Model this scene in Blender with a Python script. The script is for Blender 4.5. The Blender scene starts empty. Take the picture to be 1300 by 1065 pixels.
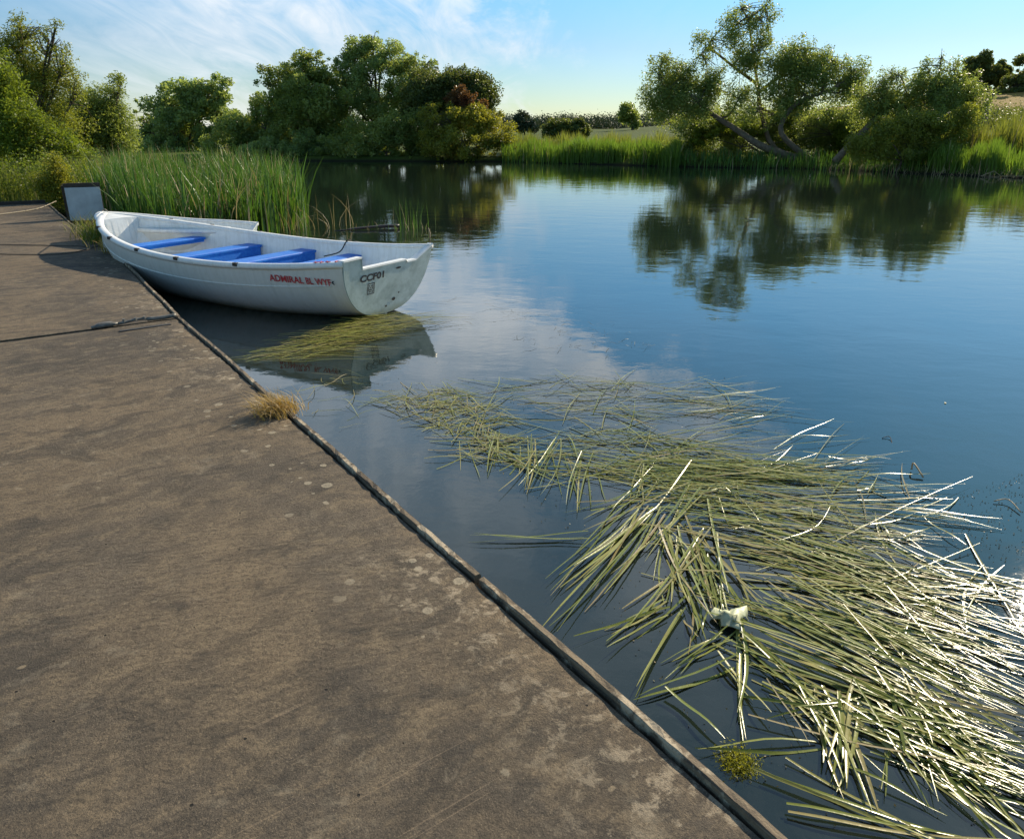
import bpy, math, random
import numpy as np
from mathutils import Vector, Matrix
PI = math.pi
random.seed(7)
R = np.random.RandomState(11)
S = bpy.context.scene
COL = S.collection

# ------------------------------------------------------------------ camera model
F = 910.; PX, PY = 650., 487.5; HZ = 168.; H = 1.9
TH = math.atan((PY - HZ) / F)
def ray(px, py):
    a = px - PX; b = -(py - PY)
    return a, F * math.cos(TH) + b * math.sin(TH), b * math.cos(TH) - F * math.sin(TH)
def at(px, py, z=0.):            # point at height z seen there
    a, y, zz = ray(px, py); t = (z - H) / zz
    return np.array([a * t, y * t, z])
def atD(px, py, D):              # point at forward distance D
    a, y, zz = ray(px, py); t = D / y
    return np.array([a * t, D, H + zz * t])
def project(p):
    p = np.asarray(p, float); x = p[..., 0]; y = p[..., 1]; z = p[..., 2] - H
    d = y * math.cos(TH) - z * math.sin(TH); u = y * math.sin(TH) + z * math.cos(TH)
    d = np.maximum(d, .05)
    return PX + F * x / d, PY - F * u / d

# ------------------------------------------------------------------ object helpers
def tag(o, label=None, cat=None, group=None, kind=None):
    if label: o['label'] = label
    if cat: o['category'] = cat
    if group: o['group'] = group
    if kind: o['kind'] = kind
    return o
def empty(name, loc=(0, 0, 0), rz=0.):
    o = bpy.data.objects.new(name, None); COL.objects.link(o)
    o.location = loc; o.rotation_euler = (0, 0, rz); o.empty_display_size = .2
    return o
def mesh_obj(name, V, Fc, mat, parent=None, smooth=False, loc=None, rz=0.):
    me = bpy.data.meshes.new(name)
    if isinstance(Fc, np.ndarray):
        V = np.asarray(V, np.float32); n, k = Fc.shape
        me.vertices.add(len(V)); me.vertices.foreach_set('co', V.ravel())
        me.loops.add(n * k); me.loops.foreach_set('vertex_index', Fc.astype(np.int32).ravel())
        me.polygons.add(n); me.polygons.foreach_set('loop_start', np.arange(0, n * k, k, dtype=np.int32))
        me.polygons.foreach_set('loop_total', np.full(n, k, np.int32))
        me.update(calc_edges=True)
    else:
        me.from_pydata([tuple(map(float, v)) for v in V], [], [tuple(f) for f in Fc])
    if smooth: me.polygons.foreach_set('use_smooth', [True] * len(me.polygons))
    mats = mat if isinstance(mat, (list, tuple)) else [mat]
    for m in mats: me.materials.append(m)
    me.validate()
    o = bpy.data.objects.new(name, me); COL.objects.link(o)
    if parent is not None: o.parent = parent
    if loc is not None: o.location = loc
    if rz: o.rotation_euler = (0, 0, rz)
    return o
class MB:
    def __init__(s): s.V = []; s.F = []
    def add(s, V, Fc):
        b = len(s.V); s.V += [tuple(map(float, v)) for v in V]; s.F += [tuple(b + i for i in f) for f in Fc]
    def box(s, x0, x1, y0, y1, z0, z1, bev=0.):
        b = bev
        if b <= 0:
            s.add([(x0, y0, z0), (x1, y0, z0), (x1, y1, z0), (x0, y1, z0), (x0, y0, z1), (x1, y0, z1), (x1, y1, z1), (x0, y1, z1)],
                  [(0, 3, 2, 1), (4, 5, 6, 7), (0, 1, 5, 4), (1, 2, 6, 5), (2, 3, 7, 6), (3, 0, 4, 7)])
        else:
            V = []
            for (z, i) in ((z0, b), (z0 + b, 0), (z1 - b, 0), (z1, b)):
                V += [(x0 + i, y0 + i, z), (x1 - i, y0 + i, z), (x1 - i, y1 - i, z), (x0 + i, y1 - i, z)]
            Fc = [(3, 2, 1, 0), (12, 13, 14, 15)]
            for r in range(3):
                for k in range(4):
                    a = r * 4 + k; c = r * 4 + (k + 1) % 4
                    Fc.append((a, c, c + 4, a + 4))
            s.add(V, Fc)
    def tube(s, pts, rad, n=7, cap=True):
        pts = [Vector(p) for p in pts]; m = len(pts)
        if not hasattr(rad, '__len__'): rad = [rad] * m
        up = Vector((0, 0, 1)); V = []; Fc = []
        d0 = (pts[1] - pts[0]).normalized()
        u = d0.cross(up)
        if u.length < .1: u = d0.cross(Vector((1, 0, 0)))
        u.normalize()
        for i, p in enumerate(pts):
            d = (pts[min(i + 1, m - 1)] - pts[max(i - 1, 0)]).normalized()
            u = (u - d * u.dot(d))
            if u.length < 1e-4: u = d.orthogonal()
            u.normalize()
            w = d.cross(u)
            for k in range(n):
                a = 2 * PI * k / n
                V.append(p + (u * math.cos(a) + w * math.sin(a)) * rad[i])
        for i in range(m - 1):
            for k in range(n):
                a = i * n + k; b = i * n + (k + 1) % n
                Fc.append((a, b, b + n, a + n))
        if cap:
            Fc.append(tuple(range(n - 1, -1, -1))); Fc.append(tuple((m - 1) * n + k for k in range(n)))
        s.add(V, Fc)
    def build(s, name, mat, parent=None, smooth=False, **k):
        return mesh_obj(name, s.V, s.F, mat, parent, smooth, **k)
def curve_pts(P, n=24):          # Catmull-Rom through points
    P = [np.asarray(p, float) for p in P]; P = [2 * P[0] - P[1]] + P + [2 * P[-1] - P[-2]]; out = []
    segs = len(P) - 3
    for i in range(segs):
        for t in np.linspace(0, 1, max(2, n // segs), endpoint=False):
            a, b, c, d = P[i:i + 4]
            out.append(.5 * ((2 * b) + (-a + c) * t + (2 * a - 5 * b + 4 * c - d) * t * t + (-a + 3 * b - 3 * c + d) * t ** 3))
    out.append(P[-2]); return out

# ------------------------------------------------------------------ material helpers
class NT:
    def __init__(s, name):
        s.m = bpy.data.materials.new(name); s.m.use_nodes = True
        s.t = s.m.node_tree; s.t.nodes.clear()
        s.out = s.n('ShaderNodeOutputMaterial')
    def n(s, typ, props=None, **inp):
        nd = s.t.nodes.new(typ)
        for k, v in (props or {}).items(): setattr(nd, k, v)
        for k, v in inp.items(): s.set(nd, k, v)
        return nd
    def set(s, nd, k, v):
        key = int(k[1:]) if (k[0] == 'i' and k[1:].isdigit()) else k.replace('_', ' ')
        sock = nd.inputs[key]
        if isinstance(v, bpy.types.NodeSocket): s.t.links.new(v, sock)
        elif isinstance(v, bpy.types.Node): s.t.links.new(v.outputs[0], sock)
        else:
            if hasattr(sock.default_value, '__len__') and hasattr(v, '__len__') and len(sock.default_value) == 4 and len(v) == 3: v = (*v, 1)
            sock.default_value = v
    def math(s, op, a, b=None, c=None, clamp=False):
        nd = s.n('ShaderNodeMath', {'operation': op, 'use_clamp': clamp}); s.set(nd, 'i0', a)
        if b is not None: s.set(nd, 'i1', b)
        if c is not None: s.set(nd, 'i2', c)
        return nd.outputs[0]
    def mix(s, f, a, b, mode='MIX'):
        nd = s.n('ShaderNodeMix', {'data_type': 'RGBA', 'blend_type': mode})
        s.set(nd, 'i0', f); s.set(nd, 'i6', a); s.set(nd, 'i7', b)
        return nd.outputs[2]
    def ramp(s, f, stops, interp='LINEAR'):
        nd = s.n('ShaderNodeValToRGB'); s.set(nd, 'i0', f); cr = nd.color_ramp; cr.interpolation = interp
        while len(cr.elements) < len(stops): cr.elements.new(.5)
        for e, (p, c) in zip(cr.elements, stops):
            e.position = p; e.color = (c, c, c, 1) if not hasattr(c, '__len__') else (*c, 1)
        return nd.outputs[0]
    def noise(s, vec, scale, detail=4, rough=.5, dist=0.):
        nd = s.n('ShaderNodeTexNoise', None, Scale=scale, Detail=detail, Roughness=rough, Distortion=dist)
        if vec is not None: s.set(nd, 'Vector', vec)
        return nd.outputs[0]
    def co(s, kind='Object'):
        return s.n('ShaderNodeTexCoord').outputs[kind]
    def mapv(s, vec, scale=(1, 1, 1), rot=(0, 0, 0), loc=(0, 0, 0)):
        return s.n('ShaderNodeMapping', None, Vector=vec, Scale=scale, Rotation=rot, Location=loc).outputs[0]
    def bump(s, h, strength=.3, dist=.01):
        return s.n('ShaderNodeBump', None, Height=h, Strength=strength, Distance=dist).outputs[0]
    def finish(s, sh):
        s.t.links.new(sh.outputs[0] if isinstance(sh, bpy.types.Node) else sh, s.out.inputs[0]); return s.m
    def principled(s, **k): return s.n('ShaderNodeBsdfPrincipled', None, **k)

def leaf_mat(name, c1, c2, c3=None, trans=.4, rough=.45, nscale=.6, spec=.35):
    t = NT(name)
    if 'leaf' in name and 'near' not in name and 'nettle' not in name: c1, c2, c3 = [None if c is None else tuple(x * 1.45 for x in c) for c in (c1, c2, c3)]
    rnd = t.n('ShaderNodeNewGeometry').outputs['Random Per Island']
    col = t.mix(rnd, c1, c2)
    if c3 is not None:
        nz = t.noise(t.co(), nscale, 3, .6)
        col = t.mix(t.ramp(nz, [(.42, 0), (.62, 1)]), col, c3)
    pr = t.principled(Base_Color=col, Roughness=rough, Specular_IOR_Level=spec)
    tr = t.n('ShaderNodeBsdfTranslucent', None, Color=t.mix(.5, col, (c2[0] * 1.5, c2[1] * 1.5, c2[2] * .6), 'MIX'))
    return t.finish(t.n('ShaderNodeMixShader', None, i0=trans, i1=pr, i2=tr))
def simple(name, col, rough=.6, var=.25, scale=20, bump=.2, metal=0., bd=.003):
    t = NT(name); v = t.co()
    nz = t.noise(v, scale, 5, .6); c = t.mix(t.ramp(nz, [(.3, 0), (.7, 1)]), tuple(x * (1 - var) for x in col), tuple(min(1, x * (1 + var)) for x in col))
    return t.finish(t.principled(Base_Color=c, Roughness=rough, Metallic=metal, Normal=t.bump(t.noise(v, scale * 4, 3), bump, bd)))

# ------------------------------------------------------------------ camera, light, sky
cam = bpy.data.cameras.new('camera'); co = bpy.data.objects.new('camera', cam); COL.objects.link(co)
cam.sensor_width = 36; cam.lens = 36 * F / 1300; cam.clip_start = .05; cam.clip_end = 8000
co.location = (0, 0, H); co.rotation_euler = (PI / 2 - TH, 0, 0)
cam.shift_y = -(532.5 - PY) / 1300
S.camera = co
SUN_AZ, SUN_EL = math.radians(40.5), math.radians(29)     # azimuth measured from +Y towards +X
sd = Vector((math.sin(SUN_AZ) * math.cos(SUN_EL), math.cos(SUN_AZ) * math.cos(SUN_EL), math.sin(SUN_EL)))
sl = bpy.data.lights.new('sun', 'SUN'); sl.energy = 5.0; sl.angle = math.radians(.5); sl.color = (1, .87, .66)
so = bpy.data.objects.new('sun', sl); COL.objects.link(so); so.rotation_euler = sd.to_track_quat('Z', 'Y').to_euler()
S.view_settings.view_transform = 'Standard'; S.view_settings.look = 'None'; S.view_settings.exposure = .5; S.view_settings.gamma = 1

def build_world():
    w = bpy.data.worlds.new('World'); S.world = w; w.use_nodes = True
    T = NT.__new__(NT); T.t = w.node_tree; T.t.nodes.clear(); T.m = None
    out = T.n('ShaderNodeOutputWorld')
    sky = T.n('ShaderNodeTexSky', {'sky_type': 'NISHITA', 'sun_disc': False, 'sun_elevation': SUN_EL, 'sun_rotation': SUN_AZ,
                                   'air_density': 1.0, 'dust_density': .1, 'ozone_density': 1.2})
    hs = T.n('ShaderNodeHueSaturation', None, Saturation=1.2, Value=1.0, Color=sky.outputs[0])
    d0 = T.n('ShaderNodeTexCoord').outputs['Generated']
    z0 = T.math('MAXIMUM', T.n('ShaderNodeSeparateXYZ', None, Vector=d0).outputs[2], 0.)
    gain = T.ramp(z0, [(0., (.36, .405, .45)), (.10, (.37, .44, .53)), (.22, (.38, .63, .73)), (.42, (.40, .78, .80)), (.62, (.42, .62, .62)), (1., (.42, .5, .5))])
    tint = T.mix(1., hs.outputs[0], gain, 'MULTIPLY')
    bg = T.n('ShaderNodeBackground', None, Color=tint, Strength=.15)
    d = T.n('ShaderNodeTexCoord').outputs['Generated']
    sp = T.n('ShaderNodeSeparateXYZ', None, Vector=d)
    X, Y, Z = sp.outputs
    den = T.math('ADD', T.math('MAXIMUM', Z, 0.), .16)
    uv = T.n('ShaderNodeCombineXYZ', None, X=T.math('DIVIDE', X, den), Y=T.math('DIVIDE', Y, den)).outputs[0]
    m1 = T.mapv(uv, (.9, .45, 1), (0, 0, math.radians(-38)))
    n1 = T.noise(m1, .8, 9, .58, .6)
    m2 = T.mapv(uv, (2.6, .7, 1), (0, 0, math.radians(-62)))
    n2 = T.noise(m2, 1.6, 8, .65, 1.2)
    dens = T.math('ADD', T.math('MULTIPLY', n1, .6), T.math('MULTIPLY', n2, .4))
    cl = T.ramp(dens, [(.40, 0), (.50, .45), (.62, 1.)])
    az = T.math('ARCTAN2', X, Y)
    el = T.math('ARCSINE', Z)
    edge = T.math('ADD', .06, T.math('MULTIPLY', T.math('MAXIMUM', T.math('SUBTRACT', el, .2), 0.), 1.85))
    edge = T.math('ADD', edge, T.math('MULTIPLY', T.math('SUBTRACT', T.noise(T.mapv(d, (7, 7, 14)), 1.4, 6, .65), .5), .6))
    mk = T.n('ShaderNodeMapRange', {'interpolation_type': 'SMOOTHSTEP'}, i0=T.math('SUBTRACT', edge, az), i1=-.02, i2=.12, i3=0., i4=1.).outputs[0]
    hi = T.n('ShaderNodeMapRange', {'interpolation_type': 'SMOOTHSTEP'}, i0=el, i1=.42, i2=.7, i3=1., i4=.4).outputs[0]
    # thin veil over the remaining sky
    lf = T.n('ShaderNodeMapRange', {'interpolation_type': 'SMOOTHSTEP'}, i0=az, i1=-.60, i2=-.28, i3=.18, i4=1.).outputs[0]
    mk = T.math('MAXIMUM', T.math('MULTIPLY', mk, lf), .06)
    fac = T.math('MULTIPLY', T.math('MULTIPLY', cl, mk), hi)
    thick = T.n('ShaderNodeMapRange', {'interpolation_type': 'SMOOTHSTEP'}, i0=el, i1=.13, i2=.24, i3=0., i4=1.).outputs[0]
    soft = T.ramp(T.noise(T.mapv(uv, (1.3, .75, 1), (0, 0, math.radians(-35))), 1.5, 8, .6, .5), [(.36, .08), (.50, .6), (.62, 1.)])
    fac = T.math('MAXIMUM', fac, T.math('MULTIPLY', T.math('MULTIPLY', T.math('MULTIPLY', soft, mk), thick), hi))
    cb = T.n('ShaderNodeBackground', None, Color=(.88, .93, .98), Strength=T.math('ADD', .74, T.math('MULTIPLY', thick, .42)))
    ms = T.n('ShaderNodeMixShader', None, i0=fac, i1=bg, i2=cb)
    T.t.links.new(ms.outputs[0], out.inputs[0])
build_world()

# ------------------------------------------------------------------ materials
def m_deck():
    t = NT('weathered_concrete'); v = t.co()
    big = t.noise(v, 1.3, 5, .62, .4)
    mid = t.noise(t.mapv(v, (1, 1.6, 1)), 7, 6, .68, .3)
    fine = t.noise(v, 190, 4, .75)
    grit = t.noise(v, 60, 5, .75)
    patch = t.noise(v, .7, 6, .66, .5)
    c = t.mix(t.ramp(big, [(.40, 0), (.60, 1)]), (.078, .064, .049), (.138, .108, .076))
    c = t.mix(t.ramp(patch, [(.46, 0), (.60, .7)]), c, (.20, .145, .088))
    c = t.mix(t.ramp(mid, [(.46, 0), (.66, .75)]), c, (.225, .168, .104))
    c = t.mix(t.ramp(t.noise(t.mapv(v, (1, 1.8, 1)), 3.3, 9, .72, .7), [(.38, .75), (.50, 0)]), c, (.055, .046, .036))
    c = t.mix(t.ramp(t.noise(v, 22, 6, .8), [(.40, .4), (.52, 0)]), c, (.06, .049, .037))
    c = t.mix(t.ramp(grit, [(.38, .5), (.50, 0)]), c, (.045, .037, .029))
    c = t.mix(t.ramp(fine, [(.38, .5), (.48, 0)]), c, (.036, .03, .025))
    c = t.mix(t.ramp(fine, [(.58, 0), (.70, .5)]), c, (.36, .28, .18))
    # long faint scratches and a damp stain following them
    scr = t.ramp(t.noise(t.mapv(v, (1.2, 40, 1), (0, 0, .5)), 1.6, 3, .5), [(.68, 0), (.71, .4)])
    c = t.mix(scr, c, (.27, .20, .13))
    # scattered pale chips
    vo = t.n('ShaderNodeTexVoronoi', {'feature': 'F1'}, Vector=t.mapv(v, (1, 1.7, 1)), Scale=5.2, Randomness=1.)
    chip = t.math('MULTIPLY', t.ramp(t.math('ADD', vo.outputs['Distance'], t.math('MULTIPLY', mid, .12)), [(.105, 1), (.13, 0)]),
                  t.ramp(t.n('ShaderNodeSeparateColor', None, Color=vo.outputs['Color']).outputs[0], [(.5, 0), (.54, 1)]))
    c = t.mix(t.math('MULTIPLY', chip, .4), c, (.44, .34, .21))
    # lichen discs in a band beside the water edge (local x = 0 is the edge)
    sx = t.n('ShaderNodeSeparateXYZ', None, Vector=v).outputs
    band = t.math('MULTIPLY', t.ramp(t.math('MULTIPLY', sx[0], -1.), [(.03, 0), (.05, 1), (.30, 1), (.62, 0)]), 1.)
    vl = t.n('ShaderNodeTexVoronoi', {'feature': 'F1'}, Vector=v, Scale=13, Randomness=1.)
    cs = t.n('ShaderNodeSeparateColor', None, Color=vl.outputs['Color']).outputs
    rr = t.math('ADD', .16, t.math('MULTIPLY', t.math('POWER', cs[1], 2.), .36))
    dd = t.math('DIVIDE', t.math('ADD', vl.outputs['Distance'], t.math('MULTIPLY', t.noise(v, 38, 4, .7), .26)), rr)
    keep = t.ramp(t.math('ADD', cs[0], t.math('MULTIPLY', t.noise(v, 2.2, 2), .9)), [(.88, 0), (.90, 1)])
    keep = t.math('MULTIPLY', keep, band)
    disc = t.math('MULTIPLY', t.ramp(dd, [(.92, 1), (1.0, 0)]), keep)
    ring = t.math('MULTIPLY', t.ramp(dd, [(.5, .7), (.86, 1), (1., 0)]), disc)
    c = t.mix(t.math('MULTIPLY', ring, .7), c, (.40, .34, .24))
    crust = t.math('MULTIPLY', t.ramp(t.noise(v, 16, 8, .75, .4), [(.52, 0), (.60, .75)]),
                   t.math('MULTIPLY', t.ramp(t.math('MULTIPLY', sx[0], -1.), [(.02, 0), (.05, 1), (.18, 1), (.48, 0)]), t.ramp(t.noise(v, 1.7, 3), [(.46, 0), (.60, 1)])))
    c = t.mix(crust, c, (.36, .29, .20))
    blot = t.math('MULTIPLY', t.ramp(t.noise(v, 9, 8, .72, .5), [(.56, 0), (.66, .4)]), t.ramp(t.noise(v, 1.1, 3), [(.44, 0), (.58, 1)]))
    c = t.mix(blot, c, (.30, .245, .17))
    # pits
    vp = t.n('ShaderNodeTexVoronoi', None, Vector=v, Scale=12.0)
    pit = t.math('MULTIPLY', t.ramp(vp.outputs['Distance'], [(.045, 1), (.06, 0)]),
                 t.ramp(t.n('ShaderNodeSeparateColor', None, Color=vp.outputs['Color']).outputs[0], [(.6, 0), (.62, 1)]))
    c = t.mix(pit, c, (.02, .018, .015))
    rip = t.n('ShaderNodeTexWave', {'wave_type': 'BANDS', 'bands_direction': 'Y'}, Vector=t.mapv(v, (1, 1, 1), (0, 0, math.radians(20))), Scale=9., Distortion=9., Detail=3., Detail_Scale=1.6).outputs[1]
    ripm = t.ramp(t.noise(v, .9, 3), [(.42, .12), (.62, 1)])
    h = t.math('ADD', t.math('MULTIPLY', t.math('MULTIPLY', rip, ripm), .26), t.math('MULTIPLY', grit, 1.1))
    h = t.math('ADD', h, t.math('MULTIPLY', fine, .8))
    h = t.math('SUBTRACT', h, t.math('MULTIPLY', pit, 2.))
    return t.finish(t.principled(Base_Color=c, Roughness=.88, Specular_IOR_Level=.25, Normal=t.bump(h, .75, .006)))
def m_wood_edge():
    t = NT('weathered_timber'); v = t.co()
    g = t.noise(t.mapv(v, (60, 3, 60)), 1., 6, .7, .6)
    b = t.noise(v, 6, 5, .7)
    c = t.mix(t.ramp(g, [(.34, 0), (.66, 1)]), (.045, .03, .02), (.22, .165, .10))
    c = t.mix(t.ramp(b, [(.54, 0), (.60, .85)]), c, (.42, .34, .23))
    c = t.mix(t.ramp(b, [(.3, .8), (.42, 0)]), c, (.05, .035, .024))
    return t.finish(t.principled(Base_Color=c, Roughness=.85, Normal=t.bump(t.math('ADD', g, t.noise(v, 120, 4)), .7, .004)))
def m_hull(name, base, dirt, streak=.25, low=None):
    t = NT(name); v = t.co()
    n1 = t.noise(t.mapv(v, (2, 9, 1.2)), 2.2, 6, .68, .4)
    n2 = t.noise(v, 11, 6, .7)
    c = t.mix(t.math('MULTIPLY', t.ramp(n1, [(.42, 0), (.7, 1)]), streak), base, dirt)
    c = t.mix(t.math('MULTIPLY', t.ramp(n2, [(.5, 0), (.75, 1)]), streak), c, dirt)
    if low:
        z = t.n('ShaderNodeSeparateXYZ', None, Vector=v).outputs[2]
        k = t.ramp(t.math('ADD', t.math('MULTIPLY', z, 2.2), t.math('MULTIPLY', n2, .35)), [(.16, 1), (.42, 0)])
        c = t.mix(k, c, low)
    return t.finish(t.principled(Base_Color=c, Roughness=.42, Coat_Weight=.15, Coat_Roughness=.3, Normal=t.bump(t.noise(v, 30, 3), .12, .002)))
M = {}
M['deck'] = m_deck(); M['edge'] = m_wood_edge()
M['hull'] = m_hull('chalky_white_gelcoat', (.66, .65, .60), (.42, .40, .33), .28, (.20, .20, .12))
M['lining'] = m_hull('pale_inner_gelcoat', (.72, .75, .75), (.45, .47, .43), .4)
M['gunwale'] = m_hull('white_rim_gelcoat', (.78, .78, .75), (.42, .38, .32), .3)
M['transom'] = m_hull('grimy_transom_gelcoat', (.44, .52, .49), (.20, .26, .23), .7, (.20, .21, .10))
def m_blue():
    t = NT('worn_blue_paint'); v = t.co()
    n = t.noise(t.mapv(v, (4, 1, 4)), 5, 6, .7)
    c = t.mix(t.ramp(n, [(.4, 0), (.7, .7)]), (.008, .13, .56), (.03, .26, .70))
    return t.finish(t.principled(Base_Color=c, Roughness=.5, Normal=t.bump(n, .15, .003)))
M['blue'] = m_blue()
M['red'] = simple('faded_red_lettering', (.48, .045, .05), .5, .3, 40)
M['black'] = simple('black_lettering', (.02, .02, .024), .4, .2, 40)
M['dark'] = simple('dark_rubber', (.03, .028, .025), .7, .3, 30)
M['rope'] = simple('dark_rope', (.055, .048, .038), .9, .3, 80)
M['rope_pale'] = simple('pale_rope', (.34, .29, .21), .9, .3, 80)
M['steel'] = simple('dull_steel', (.16, .15, .13), .55, .4, 25, .4, .4)
M['bark'] = simple('grey_brown_bark', (.085, .065, .045), .95, .45, 6, .9, 0, .03)
M['bark_pale'] = simple('pale_bark', (.15, .115, .075), .95, .4, 6, .9, 0, .03)
M['log'] = simple('wet_dark_wood', (.045, .026, .018), .4, .4, 9, .6)
M['panel'] = simple('weathered_grey_paint', (.52, .53, .52), .7, .18, 5, .2)
M['plank'] = simple('dark_brown_plank', (.06, .042, .03), .85, .3, 8, .4)
M['dead_leaf'] = simple('pale_decayed_leaf', (.42, .44, .27), .5, .3, 18, .5)

def m_ground():
    t = NT('bank_soil_and_meadow'); v = t.co()
    a = t.noise(v, .35, 6, .65); b = t.noise(v, 9, 5, .7)
    c = t.mix(t.ramp(a, [(.35, 0), (.65, 1)]), (.055, .09, .012), (.10, .125, .022))
    c = t.mix(t.ramp(b, [(.4, .6), (.6, 0)]), c, (.03, .035, .012))
    s = t.n('ShaderNodeSeparateXYZ', None, Vector=v).outputs
    # golden dry field on the rise to the right, and soil below the waterline
    k = t.n('ShaderNodeMapRange', None, i0=t.math('ADD', s[2], t.math('MULTIPLY', a, 1.5)), i1=3.4, i2=4.6, i3=0., i4=1.).outputs[0]
    k = t.math('MULTIPLY', k, t.math('GREATER_THAN', s[0], t.math('MULTIPLY', s[1], .37)))
    c = t.mix(k, c, t.mix(t.noise(t.mapv(v, (.02, .3, 1)), 1., 6, .7), (.20, .13, .03), (.32, .22, .06)))
    k2 = t.n('ShaderNodeMapRange', None, i0=s[2], i1=.02, i2=.2, i3=1., i4=0.).outputs[0]
    c = t.mix(k2, c, (.022, .019, .011))
    return t.finish(t.principled(Base_Color=c, Roughness=.95, Specular_IOR_Level=.1, Normal=t.bump(b, .8, .05)))
M['ground'] = m_ground()
def m_water():
    t = NT('river_water'); v = t.co()
    h1 = t.noise(t.mapv(v, (1, 1.5, 1), (0, 0, .3)), 1.1, 3, .5, .3)
    h2 = t.noise(t.mapv(v, (1, 1.4, 1)), 6.0, 3, .5)
    h3 = t.noise(v, 30., 2, .5)
    s = t.n('ShaderNodeSeparateXYZ', None, Vector=v).outputs
    h = t.math('ADD', t.math('MULTIPLY', h1, .005), t.math('MULTIPLY', h2, .0008))
    h = t.math('ADD', h, t.math('MULTIPLY', h3, .00022))
    bp = t.bump(h, 1., 1.)
    fr = t.n('ShaderNodeFresnel', None, IOR=1.7, Normal=bp).outputs[0]
    gl = t.n('ShaderNodeBsdfGlossy', None, Color=(1, 1, 1), Roughness=.015, Normal=bp)
    cl = t.noise(v, .5, 3, .5)
    murk = t.n('ShaderNodeBsdfDiffuse', None, Color=t.mix(cl, (.017, .029, .022), (.022, .035, .026)))
    tr = t.n('ShaderNodeBsdfTransparent', None, Color=(.55, .52, .36))
    body = t.n('ShaderNodeMixShader', None, i0=.42, i1=murk, i2=tr)
    return t.finish(t.n('ShaderNodeMixShader', None, i0=fr, i1=body, i2=gl))
M['water'] = m_water()

# foliage: albedo only, light does the rest
M['reed'] = leaf_mat('green_reed', (.055, .15, .018), (.12, .22, .03), (.035, .085, .015), .28, .4, 1.6)
M['reed_far'] = leaf_mat('far_green_reed', (.10, .20, .022), (.17, .26, .035), (.07, .14, .02), .5, .5, .25)
M['reed_yellow'] = leaf_mat('yellowing_reed', (.16, .20, .03), (.24, .25, .05), (.10, .15, .03), .45, .5, .3)
M['straw'] = leaf_mat('dead_reed_straw', (.30, .22, .11), (.42, .33, .19), None, .2, .6)
M['willow'] = leaf_mat('willow_leaf', (.11, .155, .038), (.22, .25, .065), (.08, .12, .03), .5, .42, .5, .45)
M['willow_near'] = leaf_mat('near_willow_leaf', (.15, .19, .028), (.29, .30, .05), (.10, .15, .022), .52, .42, .5, .45)
M['willow_silver'] = leaf_mat('silvery_willow_leaf', (.14, .19, .06), (.26, .30, .10), (.10, .15, .05), .52, .4, .6, .5)
M['dark_leaf'] = leaf_mat('dark_hawthorn_leaf', (.055, .08, .02), (.12, .135, .034), (.04, .06, .016), .42, .45, .5)
M['gold_leaf'] = leaf_mat('yellow_green_leaf', (.11, .13, .018), (.23, .215, .03), (.08, .105, .017), .5, .45, .6)
M['red_leaf'] = leaf_mat('copper_red_leaf', (.085, .036, .02), (.13, .06, .028), (.09, .065, .022), .5, .45, .8)
M['bright_leaf'] = leaf_mat('bright_nettle_leaf', (.12, .18, .02), (.22, .27, .03), (.08, .12, .018), .5, .45, .6)
M['far_leaf'] = leaf_mat('far_tree_leaf', (.022, .036, .018), (.042, .055, .024), None, .15, .6)
M['grass'] = leaf_mat('bank_grass', (.09, .13, .02), (.18, .20, .035), (.06, .10, .016), .45, .5, 1.)
M['dry_grass'] = leaf_mat('dry_orange_grass', (.36, .22, .06), (.50, .34, .12), None, .3, .6)
def m_blade(name, c1, c2, c3, rough=.24, spec=.22):
    t = NT(name); rnd = t.n('ShaderNodeNewGeometry').outputs['Random Per Island']
    oi = t.n('ShaderNodeObjectInfo').outputs['Random']
    r = t.math('FRACT', t.math('ADD', rnd, oi))
    c = t.ramp(r, [(0., c1), (.45, c2), (.85, c3), (1., (.30, .24, .12))])
    v = t.co()
    n = t.noise(t.mapv(v, (1, 1, 1)), 14, 4, .7)
    c = t.mix(t.ramp(n, [(.56, 0), (.72, .55)]), c, (.26, .21, .09))
    c = t.mix(t.ramp(n, [(.28, .6), (.4, 0)]), c, (.05, .07, .02))
    pr = t.principled(Base_Color=c, Roughness=rough, Specular_IOR_Level=spec, Normal=t.bump(t.noise(v, 60, 3), .3, .002))
    tr = t.n('ShaderNodeBsdfTranslucent', None, Color=c)
    return t.finish(t.n('ShaderNodeMixShader', None, i0=.12, i1=pr, i2=tr))
M['blade'] = m_blade('cut_reed_blade', (.14, .17, .03), (.24, .265, .06), (.33, .30, .10))
M['blade_yellow'] = m_blade('yellow_green_weed', (.17, .20, .025), (.32, .31, .06), (.26, .22, .07), .4, .5)
M['blade_brown'] = m_blade('sunken_brown_blade', (.10, .075, .02), (.17, .12, .035), (.13, .12, .03), .5, .3)

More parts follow.
